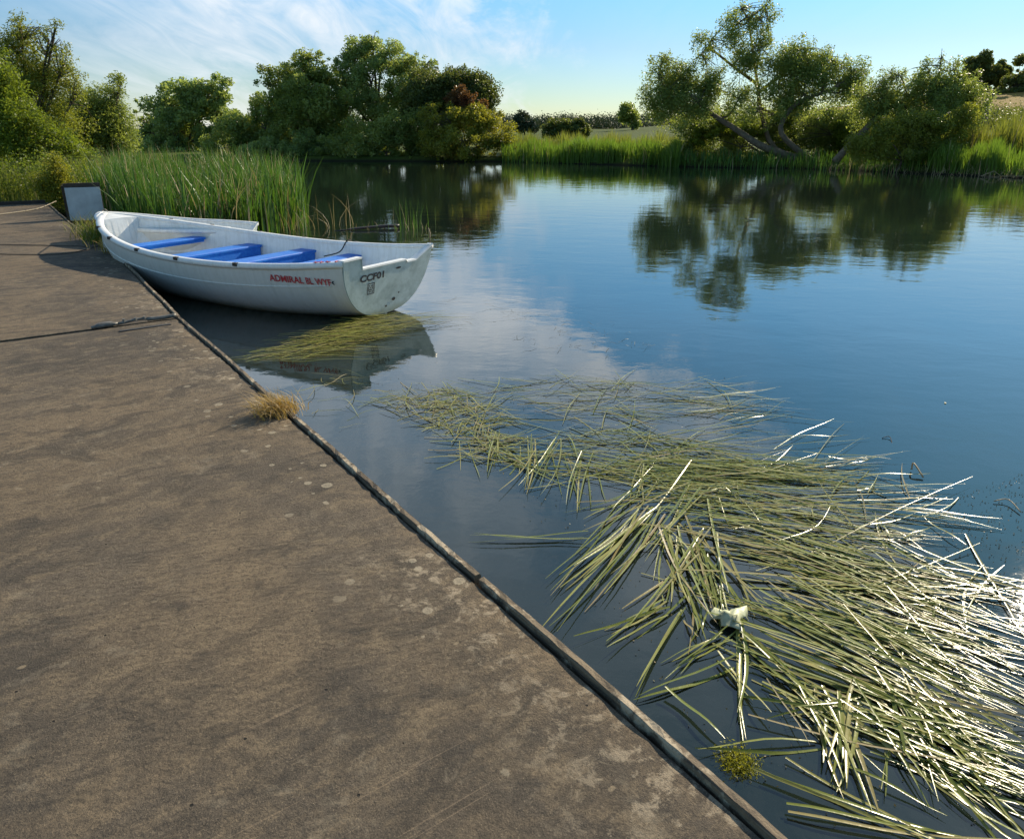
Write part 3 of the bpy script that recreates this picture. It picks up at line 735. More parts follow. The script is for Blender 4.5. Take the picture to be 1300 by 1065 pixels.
def plant(name, label, cat, lobes, D, base, leafmat, nleaf, ls, lw, barkmat=None, group=None, trunk_r=.12, clump=.14, dense=1., seed=1, limbs=True, paths=None, shell=.45, up=.1, nclump=None, depth=.8, drape=0.):
    """lobes: (px, py, rx, ry[, dD]) ellipses in the crown, each given real depth; base: photo px of the foot"""
    rs = np.random.RandomState(seed); sc = fit_scale(D); nleaf = int(nleaf * 1.7); ls *= .82; lw *= .85; trunk_r *= .7
    bx, by = atD(base[0], 200, D)[:2]; bz = float(ground_z(bx, by)) - .05
    if len(base) > 1 and base[1] is not None: bz = base[1]
    root = empty(name, (bx, by, bz)); tag(root, label, cat, group)
    off = np.array([bx, by, bz]); area = sum(l[2] * l[3] for l in lobes); cents = []; radii = []; mb = MB(); hub = None
    lobC = []
    for l in lobes:
        dD = l[4] if len(l) > 4 else rs.uniform(-.35, .35) * l[2] * sc
        c = atD(l[0], l[1], D + dD); rx, rz = l[2] * sc, l[3] * sc; ry = rx * depth
        lobC.append((c, rx, ry, rz))
        k = int(max(6, (nclump or 150) * l[2] * l[3] / area))
        g = rs.normal(size=(k, 3)); g /= np.linalg.norm(g, axis=1)[:, None]; g *= rs.uniform(shell ** 3, 1, k)[:, None] ** (1 / 3.)
        out_m = rs.uniform(size=k) < .27; g[out_m] *= (rs.uniform(1.0, 1.45, k) / np.maximum(.3, np.linalg.norm(g, axis=1)))[out_m][:, None]
        cc = c + g * [rx, ry, rz]
        gz = ground_z(cc[:, 0], cc[:, 1]); cc[:, 2] = np.maximum(cc[:, 2], np.maximum(gz, .05) + .08)
        cents.append(cc); radii.append(np.full(k, clump * 1.75 * min(rx, rz) + .08) * rs.uniform(.5, 1.5, k) * np.where(out_m, .55, 1.))
    C = np.concatenate(cents); Rr = np.concatenate(radii)
    wts = Rr ** 2; wts /= wts.sum(); idx = rs.choice(len(C), nleaf, p=wts)
    g = rs.normal(size=(nleaf, 3)); g /= np.linalg.norm(g, axis=1)[:, None]
    P = C[idx] + g * (rs.uniform(0, 1, nleaf) ** .6 * Rr[idx] * 1.35)[:, None] * np.array([1., 1., .85])
    if drape: P[:, 2] -= rs.uniform(0, 1, nleaf) ** 2 * drape
    gz = np.maximum(ground_z(P[:, 0], P[:, 1]), .02); ok = P[:, 2] > gz; P = P[ok]
    V, Q = leaves(P, ls, lw, rs, up)
    mesh_obj('crown', V - off, Q, leafmat, root)
    if barkmat is not None:
        if paths:
            for pts, r0, r1 in paths:
                W = [atD(q[0], q[1], D + (q[2] if len(q) > 2 else 0)) - off for q in pts]
                cv = curve_pts(W, 18); mb.tube(cv, list(np.linspace(r0, r1, len(cv))), 8)
        if limbs:
            zc = min(c[2] for c, *_ in lobC); foot = np.array([0, 0, -.1])
            cen = np.mean([c for c, *_ in lobC], 0) - off
            fork = np.array([cen[0] * .25, cen[1] * .25, max(.3, min((zc - bz) * .6, cen[2] * .45))])
            if not paths: mb.tube(curve_pts([foot, fork * .5 + [.05, 0, 0], fork], 8), list(np.linspace(trunk_r * 1.3, trunk_r, 9)), 8)
            for (c, rx, ry, rz) in lobC:
                e = c - off
                if paths:
                    allp = np.concatenate([np.array(curve_pts([atD(q[0], q[1], D + (q[2] if len(q) > 2 else 0)) - off for q in pts], 18)) for pts, _, _ in paths])
                    st = allp[np.argmin(((allp - e) ** 2).sum(1))]; rr0 = trunk_r * .35
                else: st = fork; rr0 = trunk_r * .6
                mid = (st + e) / 2 + rs.normal(size=3) * rx * .12; cv = curve_pts([st, mid, e], 8)
                mb.tube(cv, list(np.linspace(rr0, rr0 * .45, len(cv))), 6)
                near_ = C[np.argsort(((C - c) ** 2).sum(1))[:60]]
                for q in near_[rs.permutation(len(near_))[:14]] - off:
                    m2 = (e + q) / 2 + rs.normal(size=3) * rx * .06
                    mb.tube([st * .15 + e * .85, m2, q], [rr0 * .3, rr0 * .2, rr0 * .06], 4, False)
        if mb.V: mb.build('trunk' if cat == 'tree' else 'stem', barkmat, root, True)
    return root

# ------------------------------------------------------------------ reed beds
def reed_bed(name, label, pts, h, w, mat, lean=.25, seed=3, kind='stuff', cat='reeds', straw=.06, segs=4, droopf=0.):
    rs = np.random.RandomState(seed); n = len(pts)
    base = np.stack([pts[:, 0], pts[:, 1], np.maximum(ground_z(pts[:, 0], pts[:, 1]), -.05)], -1)
    hh = h * rs.uniform(.6, 1.12, n) if not hasattr(h, '__len__') else h * rs.uniform(.6, 1.14, n)
    V, Q = blades(base, hh, w * rs.uniform(.6, 1.3, n), rs.uniform(0, 2 * PI, n), np.abs(rs.normal(0, lean, n)), segs, rs)
    k = int(n * (1 - straw)) * segs
    o = mesh_obj(name, V, Q, [mat, M['straw']])
    mi = np.zeros(len(Q), np.int32); mi[k:] = 1; o.data.polygons.foreach_set('material_index', mi)
    return tag(o, label, cat, kind=kind)
def scatter_poly(poly, n, rs, clump=0):
    poly = np.array(poly, float); lo, hi = poly.min(0), poly.max(0); out = []
    cc = rs.uniform(lo, hi, (max(1, clump), 2))
    while sum(map(len, out)) < n:
        p = rs.uniform(lo, hi, (n * 2, 2))
        if clump: p = cc[rs.randint(0, clump, n * 2)] + rs.normal(size=(n * 2, 2)) * (hi - lo).min() * .12
        ins = np.zeros(len(p), bool)
        for i in range(len(poly)):
            a, b = poly[i], poly[(i + 1) % len(poly)]; c = ((a[1] > p[:, 1]) != (b[1] > p[:, 1]))
            ins ^= c & (p[:, 0] < (b[0] - a[0]) * (p[:, 1] - a[1]) / (b[1] - a[1] + 1e-12) + a[0])
        out.append(p[ins])
    return np.concatenate(out)[:n]
rs = np.random.RandomState(5)
A = [(-4.35, 15.3), (-4.6, 16.6), (-5.8, 18.2), (-7.5, 19.5), (-10.3, 20.2), (-9.3, 16.4), (-8.3, 14.9), (-7.2, 13.9), (-6.7, 12.9), (-5.9, 12.5), (-4.9, 13.6)]
p = np.concatenate([scatter_poly(A, 3000, rs), scatter_poly(A, 3200, rs, 50)])
hfac = 1.36 + .10 * np.sin(p[:, 0] * 2.1) * np.sin(p[:, 1] * 1.3) + .03 * (p[:, 1] - 15)
reed_bed('reed_bed', 'dense tall green reeds growing in the water behind the white boats', p, hfac, .032, M['reed'], .23, 4, straw=.13)
# bent dead stems along the reed bed's open corner
rs = np.random.RandomState(8); p = scatter_poly([(-5.1, 13.9), (-4.0, 15.0), (-3.4, 15.6), (-3.5, 16.2), (-4.6, 15.9), (-5.7, 14.3)], 50, rs)
reed_bed('dead_reeds', 'bent straw coloured stems at the corner of the reeds by the water', p, .75, .014, M['straw'], .7, 9, cat='dead reeds', straw=.5)
p = np.stack([rs.normal(at(522, 288)[0], .18, 24), rs.normal(at(522, 288)[1], .3, 24)], -1)
reed_bed('reed_clump', 'sparse lone clump of thin reeds standing in open water past the log', p, .62, .012, M['reed'], .12, 10, kind=None, cat='reeds', straw=.1)
p = np.stack([rs.normal(at(497, 291)[0], .5, 40), rs.normal(at(497, 291)[1], .12, 40)], -1)
reed_bed('reed_clump', 'low scattered reed stubs around the floating log', p, .22, .010, M['reed'], .5, 12, kind=None, cat='reeds', straw=.5)

mb = MB(); a_, b_ = at(425, 293.5), at(507, 290)
mb.tube(curve_pts([a_ + [0, 0, .0], (a_ * .6 + b_ * .4) + [0, 0, .035], (a_ * .3 + b_ * .7) + [0, .05, .045], b_ + [0, 0, .05]], 12), [.01] * 3 + [.026] * 5 + [.034] * 4 + [.034], 7)
tag(mb.build('log', M['log'], None, True), 'dark wet log floating just past the reed corner', 'log')
mb = MB(); a_ = at(545, 303); mb.tube(curve_pts([a_ - [0, 0, .05], a_ + [.01, 0, .09], a_ + [-.01, 0, .2]], 6), [.012, .016, .02, .022, .018, .014, .008][:7], 6)
tag(mb.build('stick', M['straw'], None, True), 'short pale upright stick in the water beyond the stern', 'stick')

# far bank fringe
def band(pxs, D0, D1, n, rs):
    px = rs.uniform(pxs[0], pxs[1], n); D = rs.uniform(0, 1, n)
    DD = D0(px) + D * (D1 - 0) if callable(D0) else D0 + D * (D1 - D0)
    return np.stack([(px - PX) / F * DD * 1.0 * math.cos(TH) * 1.02, DD], -1)
def shore_y(px):                 # forward distance of the far waterline at photo column px
    xs = [300, 400, 640, 700, 790, 850, 1030, 1200, 1300, 1400]
    ys = [54.0, 52.3, 50.6, 48.5, 46.3, 43.9, 40.6, 35.4, 32.4, 29.0]
    return np.interp(px, xs, ys)
def xof(px, D): return atD(px, 200, D)[0] if not hasattr(px, '__len__') else (px - PX) * D / (F * math.cos(TH) + (PY - 200) * -1 * -math.sin(TH))
def fringe(px0, px1, d0, d1, n, h, w, mat, label, seed, cat='reeds', straw=.04, lean=.2, name='reed_bed', clump=0):
    rs = np.random.RandomState(seed); px = rs.uniform(px0, px1, n)
    if clump:
        c = rs.uniform(px0, px1, clump); px = np.where(rs.uniform(size=n) < .6, c[rs.randint(0, clump, n)] + rs.normal(0, 5, n), px); px = np.clip(px, px0, px1)
    D = shore_y(px) + rs.uniform(d0, d1, n)
    hh = h * (1 + .14 * np.sin(px * .11 + seed) + .10 * np.sin(px * .31) + .06 * np.sin(px * .9))
    return reed_bed(name, label, np.stack([xof(px, D), D], -1), hh, w, mat, lean, seed + 1, straw=straw, cat=cat, segs=3)
fringe(638, 765, -.3, 3.5, 3800, 1.08, .045, M['reed_far'], 'bright green reeds along the far bank right of the yellow bush', 21, clump=12)
fringe(740, 862, -.5, 2.6, 3600, 1.12, .045, M['reed_far'], 'bright green reeds along the far bank left of the leaning willow', 25, clump=12)
fringe(640, 900, 4, 9, 5200, 1.35, .06, M['reed_yellow'], 'yellow green tall reeds standing behind the far bank fringe', 29, cat='tall grass')
fringe(1150, 1330, .2, 3.2, 3800, 1.05, .035, M['reed_far'], 'vivid green reeds at the water edge below the brown hill field', 33, clump=8)
fringe(1090, 1360, 4.5, 9, 5200, 2.1, .055, M['reed_yellow'], 'tall yellow green weeds behind the right hand reeds', 37, cat='tall grass')
fringe(1120, 1330, -.8, .5, 150, .5, .016, M['straw'], 'pale dead reed stalks fallen along the right far waterline', 41, cat='dead reeds', lean=1.1, name='dead_reeds')
fringe(840, 1150, -.2, 2.0, 1500, .7, .04, M['reed'], 'low dark grass under the leaning willow on the far bank', 45, cat='grass', name='bank_grass')
mb = MB(); c_ = at(1263, 224, 0)
W = [atD(1245, 224, 33.2), atD(1262, 217.5, 33.2), atD(1271, 224, 33.2), atD(1262, 230, 33.4)]; W[3][2] = .02; W[0][2] = .05
mb.tube(W[:3], [.02, .018, .014], 5); mb.tube([W[0], W[3], W[2]], .016, 5); mb.tube([W[2], atD(1300, 224, 32.4)], .014, 5)
tag(mb.build('bent_stick', M['straw'], None), 'pale bent stick touching the water under the right reeds', 'stick')

# ------------------------------------------------------------------ trees and bushes
G1 = 'bushy trees on the left bank'; G2 = 'trees across the river'; G3 = 'distant trees'
plant('willow_tree', 'tall airy willow at the far left with spiky shoots against the sky', 'tree',
      [(28, 62, 24, 28), (18, 110, 34, 45), (62, 50, 12, 18), (82, 80, 14, 24), (60, 115, 30, 38), (8, 160, 40, 34), (60, 160, 44, 26), (98, 120, 12, 22), (25, 28, 8, 12), (70, 36, 7, 10), (-30, 110, 40, 60), (-35, 160, 40, 40)], 24, (40, None), M['willow_near'], 60000, .12, .036, M['bark'], G1, .14, .16, seed=2, nclump=700, shell=.1)
plant('willow_bush', 'broad willow bush with one tall tuft at the right end of the left bank', 'bush',
      [(122, 150, 28, 34), (145, 165, 22, 28), (150, 118, 10, 20), (138, 125, 14, 20), (100, 160, 30, 30), (155, 182, 14, 18), (154, 104, 5, 8)], 27, (130, None), M['willow'], 30000, .12, .038, M['bark'], G1, .09, .18, seed=3, nclump=300, shell=.2)
plant('yellow_bush', 'yellow green leafy bush in front of the tall left willow', 'bush',
      [(2, 120, 22, 40), (30, 160, 34, 26), (-25, 130, 34, 40), (8, 185, 40, 20), (70, 182, 30, 16), (100, 190, 22, 10)], 20.5, (20, None), M['bright_leaf'], 24000, .11, .04, M['bark'], G1, .06, .18, seed=4, nclump=260, shell=.15)
plant('nettle_patch', 'low dark leafy shrub at the far corner of the deck by the board', 'bush',
      [(70, 222, 12, 22), (78, 245, 10, 18), (60, 236, 12, 16), (84, 262, 7, 10)], 17.3, (72, None), M['gold_leaf'], 5200, .07, .035, M['bark'], G1, .02, .25, seed=5, nclump=70, shell=.1)
# tall grass on the left bank
rs = np.random.RandomState(15); p = scatter_poly([(-16, 17.7), (-10.2, 17.6), (-9.7, 18.6), (-10.3, 22), (-12.2, 28), (-24, 28), (-24, 17.7)], 9500, rs)
reed_bed('bank_grass', 'tall rough green grass on the left bank behind the deck', p, .95, .022, M['grass'], .35, 16, cat='grass', straw=.05)
rs = np.random.RandomState(17); p = scatter_poly([(-17, 17.6), (-10.0, 17.5), (-10.2, 19.), (-18, 19)], 260, rs)
zz = ground_z(p[:, 0], p[:, 1]); cen = np.repeat(np.c_[p, zz + rs.uniform(.2, .9, 260)], 60, 0) + rs.normal(size=(260 * 60, 3)) * [.16, .16, .2]
V, Q = leaves(cen[cen[:, 2] > .35], .06, .028, rs, .2)
tag(mesh_obj('bank_weeds', V, Q, M['bright_leaf']), 'leafy nettles and weeds at the end of the deck on the left', 'weeds', kind='stuff')

# across the river, left to right
plant('round_tree', 'rounded grey green tree across the river nearest the left bank', 'tree',
      [(232, 140, 36, 26), (268, 130, 26, 24), (200, 148, 24, 22), (250, 170, 48, 26), (200, 178, 34, 20), (225, 188, 50, 14), (285, 158, 18, 24), (268, 112, 10, 8), (176, 160, 10, 20)], 66, (235, None), M['willow_silver'], 30000, .34, .16, M['bark'], G2, .3, .15, seed=21, nclump=230, shell=.35)
plant('low_bush', 'low dark bush between the rounded tree and the tall willow group', 'bush',
      [(300, 172, 26, 22), (325, 180, 24, 18), (345, 182, 24, 18), (280, 188, 24, 12), (312, 160, 12, 12)], 58, (312, None), M['willow'], 14000, .28, .13, M['bark'], G2, .15, .2, seed=22, nclump=120)
plant('dark_tree', 'dark spreading tree forming the left shoulder of the tallest group', 'tree',
      [(390, 92, 28, 20), (360, 108, 26, 22), (345, 135, 24, 24), (395, 125, 40, 34), (375, 165, 46, 26), (420, 170, 30, 30), (330, 160, 14, 18), (402, 76, 16, 8)], 57, (385, None), M['willow'], 34000, .27, .12, M['bark'], G2, .25, .15, seed=23, nclump=260, shell=.3)
plant('tall_willow', 'tallest willow across the river with a thin airy top', 'tree',
      [(455, 62, 20, 18), (440, 78, 20, 16), (485, 66, 24, 18), (505, 82, 24, 18), (530, 88, 18, 18), (470, 100, 32, 22), (520, 110, 28, 20), (450, 130, 26, 26), (490, 140, 30, 26), (430, 100, 18, 20), (472, 46, 12, 7), (545, 78, 9, 9)], 58, (480, None), M['willow_silver'], 30000, .25, .10, M['bark'], G2, .28, .14, seed=24, nclump=340, shell=.2)
plant('dark_hawthorn', 'very dark round crowned tree beside the copper shrub', 'tree',
      [(570, 105, 34, 18), (545, 118, 26, 22), (600, 118, 26, 20), (530, 140, 20, 22), (612, 132, 18, 16), (560, 130, 30, 20), (622, 128, 10, 8), (590, 95, 18, 8)], 55, (565, None), M['dark_leaf'], 34000, .22, .12, M['bark'], G2, .2, .18, seed=25, nclump=380, shell=.3)
plant('copper_shrub', 'small copper red shrub against the dark round tree', 'bush',
      [(585, 122, 16, 9), (600, 132, 14, 8), (572, 128, 10, 7)], 52.6, (590, None), M['red_leaf'], 1800, .2, .11, M['bark'], G2, .06, .2, seed=26, nclump=45)
plant('yellow_shrub', 'yellow green spreading shrub hanging over the far water', 'bush',
      [(565, 148, 32, 14), (600, 155, 34, 18), (628, 168, 22, 18), (585, 178, 40, 18), (545, 140, 16, 8), (620, 188, 30, 12), (555, 175, 20, 22), (640, 178, 14, 14), (600, 198, 44, 8), (560, 198, 30, 8)], 51.6, (595, None), M['gold_leaf'], 20000, .2, .10, M['bark'], G2, .1, .18, seed=27, nclump=190, shell=.4)
plant('bank_bush', 'shadowy bush at the water under the tall willow', 'bush',
      [(470, 178, 34, 22), (510, 182, 28, 20), (430, 188, 34, 14), (535, 170, 22, 26), (500, 160, 20, 14), (470, 200, 50, 7), (530, 200, 40, 7)], 53.4, (490, None), M['willow'], 20000, .24, .11, M['bark'], G2, .12, .18, seed=28, nclump=160, shell=.3)
plant('bank_bush', 'shadowy bush at the water under the dark spreading tree', 'bush',
      [(350, 190, 34, 13), (385, 188, 30, 16), (320, 194, 24, 10), (405, 192, 20, 12), (360, 202, 60, 5), (430, 202, 40, 5)], 54.6, (365, None), M['willow_silver'], 14000, .24, .11, M['bark'], G2, .12, .18, seed=29, nclump=120, shell=.3)
# middle distance
plant('round_bush', 'dark bush in the distance just right of the yellow shrub', 'bush', [(667, 156, 13, 10), (658, 160, 8, 6)], 150, (666, None), M['far_leaf'], 2600, .6, .4, M['bark'], G3, .2, .25, seed=31, nclump=30)
plant('round_bush', 'brownish pair of rounded bushes in the field before the distant wood', 'bush', [(712, 163, 14, 10), (736, 163, 12, 9), (700, 168, 10, 7), (722, 168, 18, 6)], 92, (720, None), M['dark_leaf'], 5200, .4, .25, M['bark'], G3, .2, .25, seed=32, nclump=60)
plant('lone_tree', 'pale open distant tree left of the leaning willow', 'tree', [(800, 140, 12, 9), (806, 152, 8, 10), (792, 150, 7, 7)], 170, (801, None), M['willow'], 3200, .6, .3, M['bark'], G3, .35, .25, seed=33, nclump=36, shell=.2)
plant('hill_tree', 'dark round hilltop tree standing clear on the right skyline', 'tree',
      [(1254, 86, 24, 14), (1240, 96, 14, 14), (1268, 94, 13, 13), (1252, 104, 20, 12)], 190, (1254, None), M['dark_leaf'], 12000, .75, .45, M['bark'], G3, .8, .16, seed=34, nclump=90, shell=.3)
plant('hill_tree', 'dark hilltop trees cut by the right edge of the picture', 'tree',
      [(1302, 92, 14, 18), (1290, 110, 18, 16), (1275, 118, 14, 10), (1310, 112, 20, 18), (1330, 100, 24, 24)], 175, (1298, None), M['dark_leaf'], 14000, .75, .45, M['bark'], G3, .7, .16, seed=35, nclump=90, shell=.3)
# distant wood along the horizon
rs = np.random.RandomState(51); n = 340; px = rs.uniform(560, 880, n); D = rs.uniform(640, 800, n)
topy = np.interp(px, [560, 640, 660, 700, 722, 745, 780, 830, 880], [150, 150, 153, 151, 149, 152, 150, 149, 150]) + rs.normal(0, 1.2, n)
C = np.array([atD(a, b, d) for a, b, d in zip(px, topy, D)]); cen = []
for c in C:
    k = 170; q = c + rs.normal(size=(k, 3)) * [4.5, 4.5, 2.2]; q[:, 2] -= rs.uniform(0, 12, k); cen.append(q)
cen = np.concatenate(cen); cen = cen[cen[:, 2] > ground_z(cen[:, 0], cen[:, 1])]
V, Q = leaves(cen, 1.5, 1.1, rs); tag(mesh_obj('distant_wood', V, Q, M['far_leaf']), 'dark line of woodland on the horizon between the two tree groups', 'wood', kind='stuff')
# hedge on the hill foot
rs = np.random.RandomState(52); n = 130; px = rs.uniform(880, 1340, n); D = rs.uniform(105, 125, n)
C = np.array([atD(a, 163, d) for a, d in zip(px, D)]); C[:, 2] = ground_z(C[:, 0], C[:, 1]) + 1.2
cen = np.repeat(C, 260, 0) + rs.normal(size=(n * 260, 3)) * [1.5, 1.5, .8]; V, Q = leaves(cen, .34, .2, rs)
tag(mesh_obj('field_hedge', V, Q, M['dark_leaf']), 'dark field hedge at the foot of the brown hill', 'hedge')

# the leaning willow
LW = [([(1034, 210), (1000, 198), (965, 185), (935, 165), (905, 146), (878, 122, -1)], .25, .10),
      ([(1040, 206), (985, 190, 1), (968, 150, 1), (962, 110, 1), (955, 60, 1), (950, 25, 1)], .17, .04),
      ([(1034, 208), (992, 170, -.5), (1003, 140, -.5), (1025, 125, -.5), (1052, 116, -.5)], .17, .09),
      ([(965, 110, 1), (930, 84, 1), (900, 60, 1)], .1, .05), ([(960, 120, 1), (1000, 90, 1), (1030, 70, 1)], .12, .05),
      ([(905, 146), (880, 140), (850, 120), (838, 100)], .12, .04)]
plant('leaning_willow', 'old willow leaning out over the far water with bare slanting trunk', 'tree',
      [(838, 92, 16, 20), (850, 118, 26, 24), (885, 125, 24, 20), (868, 98, 20, 18), (905, 48, 22, 14), (935, 30, 24, 18), (968, 22, 16, 20), (968, 60, 16, 26), (945, 75, 20, 20), (1005, 75, 20, 20),
       (1022, 60, 14, 14), (1040, 90, 22, 22), (1060, 78, 16, 14), (990, 110, 26, 20), (1020, 120, 30, 22), (940, 120, 24, 18), (905, 108, 16, 14), (1090, 88, 12, 14), (1078, 108, 18, 16), (845, 70, 8, 8), (975, 6, 5, 10), (900, 100, 30, 18), (1000, 85, 30, 22), (1085, 92, 14, 12), (1050, 72, 12, 12), (960, 142, 60, 14), (1062, 105, 30, 20), (860, 130, 34, 22), (940, 8, 10, 7), (890, 70, 9, 9)],
      43, (1036, None), M['willow'], 46000, .17, .07, M['bark_pale'], G2, .3, .2, seed=61, nclump=640, paths=LW, shell=.05, drape=.35)
plant('willow_thicket', 'tangled lower thicket around the leaning willow trunk', 'bush',
      [(880, 165, 26, 18), (920, 175, 30, 20), (870, 190, 28, 14), (930, 196, 34, 10), (985, 165, 26, 22), (1010, 190, 36, 16), (1055, 165, 28, 24), (1080, 190, 36, 16), (1110, 165, 26, 22), (960, 200, 30, 8), (1030, 155, 30, 16), (905, 150, 22, 12), (960, 150, 24, 14), (1085, 140, 22, 16), (1060, 200, 40, 10), (1130, 150, 20, 16)],
      46.2, (960, None), M['willow'], 44000, .17, .085, M['bark'], G2, .1, .24, seed=62, nclump=420, shell=.2)
plant('sunlit_bush', 'bright yellow green bush glowing behind the slanting trunk', 'bush',
      [(915, 162, 26, 10), (890, 175, 16, 8), (1000, 150, 14, 10), (1075, 168, 16, 12), (1010, 138, 10, 8), (950, 168, 20, 8)], 44.6, (930, None), M['bright_leaf'], 9000, .17, .10, M['bark'], G2, .06, .2, seed=63, nclump=110)
LW2 = [([(1190, 100), (1194, 82), (1196, 62)], .03, .012), ([(1060, 206), (1072, 192), (1098, 165), (1122, 140), (1145, 132)], .22, .10), ([(1122, 140), (1160, 118), (1190, 100)], .10, .04), ([(1250, 160, 3), (1252, 135, 3), (1262, 120, 3)], .2, .1)]
plant('second_willow', 'low arching willow right of the leaning one with a forked stem', 'tree',
      [(1150, 112, 30, 18), (1185, 104, 26, 18), (1100, 140, 16, 14), (1160, 150, 30, 12), (1090, 120, 12, 12), (1130, 130, 22, 18), (1215, 112, 26, 22), (1180, 135, 44, 18), (1195, 74, 5, 16), (1172, 84, 10, 12), (1235, 130, 18, 22), (1112, 110, 12, 14), (1215, 88, 12, 12), (1140, 92, 10, 10), (1120, 96, 10, 10), (1205, 150, 34, 12)],
      40, (1066, None), M['willow'], 24000, .15, .075, M['bark_pale'], G2, .18, .16, seed=64, nclump=380, paths=LW2, shell=.05, drape=.6)
plant('waterside_bush', 'shadowed bush touching the water below the arching willow', 'bush',
      [(1120, 172, 20, 16), (1160, 165, 22, 18), (1180, 185, 20, 14), (1095, 190, 18, 14), (1140, 196, 28, 10), (1205, 192, 16, 12), (1150, 182, 16, 10), (1215, 172, 14, 10), (1185, 160, 24, 14), (1220, 150, 18, 12)], 37.5, (1140, None), M['willow_near'], 24000, .14, .07, M['bark'], G2, .08, .2, seed=65, nclump=220, shell=.3)

# ------------------------------------------------------------------ tufts on the deck edge
def tuft(label, px, py, n, h, w, mats, spread, seed, lean=.7, z=DZ, ldir=None, group='grass tufts on the pontoon edge'):
    rs = np.random.RandomState(seed); c = at(px, py, z)
    q = rs.normal(size=n) * spread[0]; r = rs.normal(size=n) * spread[1]
    base = np.stack([EU[0] * q + EN[0] * r, EU[1] * q + EN[1] * r, np.full(n, -.01)], -1)
    ld = rs.uniform(0, 2 * PI, n) if ldir is None else rs.normal(ldir, .9, n)
    V, Q = blades(base, h * rs.uniform(.4, 1.15, n), w * rs.uniform(.6, 1.3, n), ld, np.abs(rs.normal(lean, .3, n)), 5, rs)
    o = mesh_obj('grass_tuft', V, Q, mats, loc=(c[0], c[1], z))
    if len(mats) > 1:
        mi = np.repeat((rs.uniform(size=n) < .4).astype(np.int32), 5); o.data.polygons.foreach_set('material_index', mi)
    return tag(o, label, 'grass', group)
tuft('dry orange grass tuft growing over the timber edge of the near pontoon', 356, 524, 560, .15, .0035, [M['dry_grass'], M['straw']], (.045, .06), 71, .8, ldir=math.atan2(-EN[1], -EN[0]) + .2)
tuft('long green and straw grass arching at the deck edge before the grey board', 116, 300, 320, .34, .009, [M['grass'], M['straw']], (.5, .12), 72, .7)
tuft('green leafy tuft beside the bow of the boat', 124, 306, 260, .28, .010, [M['bright_leaf'], M['grass']], (.28, .08), 73, .6)
tuft('short orange and green tuft where the hull meets the deck', 140, 318, 260, .16, .008, [M['dry_grass'], M['grass']], (.30, .06), 74, .6)

# ------------------------------------------------------------------ floating reeds
BR = np.random.RandomState(101)
BL = []          # (root world, tip world, width, bend, z, matkey, zone)
def fan(n, root, tip, rj, tj, w=.014, mat='blade', zone='', bend=.05, z=(.004, .03), trim=(.75, 1.05)):
    for _ in range(n):
        a = at(root[0] + BR.normal() * rj[0], root[1] + BR.normal() * rj[1]); b = at(tip[0] + BR.uniform(-1, 1) * tj[0], tip[1] + BR.uniform(-1, 1) * tj[1])
        b = a + (b - a) * BR.uniform(*trim)
        BL.append((a, b, w * BR.uniform(.65, 1.25), BR.normal() * bend * (.45 if BR.uniform() < .98 else 1.2), BR.uniform(*z), mat, zone))
def field(n, poly, lmin, lmax, ang, aj, w=.012, mat='blade', zone='', bend=.08, z=(.003, .025)):
    W = scatter_poly([at(*q)[:2] for q in poly], n, BR)
    for q in W:
        L = BR.uniform(lmin, lmax); a = math.radians(BR.normal(ang, aj)); d = np.array([math.cos(a), math.sin(a), 0]) * L / 2; c = np.array([q[0], q[1], 0])
        BL.append((c - d, c + d, w * BR.uniform(.6, 1.25), BR.normal() * bend * .3, BR.uniform(*z), mat, zone))
Z1 = 'upper'; Z2 = 'middle'; Z3 = 'right'; Z4 = 'left'; Z5 = 'low'; Z6 = 'stern'; Z0 = 'submerged'
# upper thin carpet
field(150, [(500, 492), (700, 480), (860, 484), (930, 500), (940, 545), (900, 590), (700, 580), (600, 560), (520, 520)], .18, .75, -5, 45, .010, 'blade', Z1)
field(210, [(520, 505), (640, 495), (660, 560), (620, 590), (560, 580)], .15, .5, 10, 50, .011, 'blade_yellow', Z1)
field(150, [(640, 480), (900, 484), (1010, 520), (900, 530), (640, 515)], .3, .8, 5, 22, .008, 'blade_yellow', Z1)
field(26, [(900, 500), (980, 510), (1060, 560), (1000, 590), (920, 560)], .3, .8, 18, 20, .008, 'blade', Z1)
# middle carpet
field(215, [(600, 550), (760, 545), (900, 560), (960, 600), (930, 660), (840, 640), (720, 610), (620, 590)], .2, .8, -10, 32, .012, 'blade', Z2)
field(110, [(760, 585), (960, 575), (1040, 600), (980, 640), (840, 640)], .5, 1.1, -6, 10, .011, 'blade', Z2)
fan(11, (690, 562), (660, 640), (16, 8), (26, 16), .012, zone=Z2); fan(12, (735, 585), (742, 655), (22, 8), (26, 16), .012, zone=Z2)
fan(8, (620, 550), (630, 600), (20, 8), (20, 14), .011, zone=Z2); fan(8, (610, 560), (560, 585), (20, 6), (14, 8), .011, 'blade_yellow', zone=Z2)
fan(8, (800, 590), (790, 650), (20, 8), (30, 16), .012, zone=Z2)
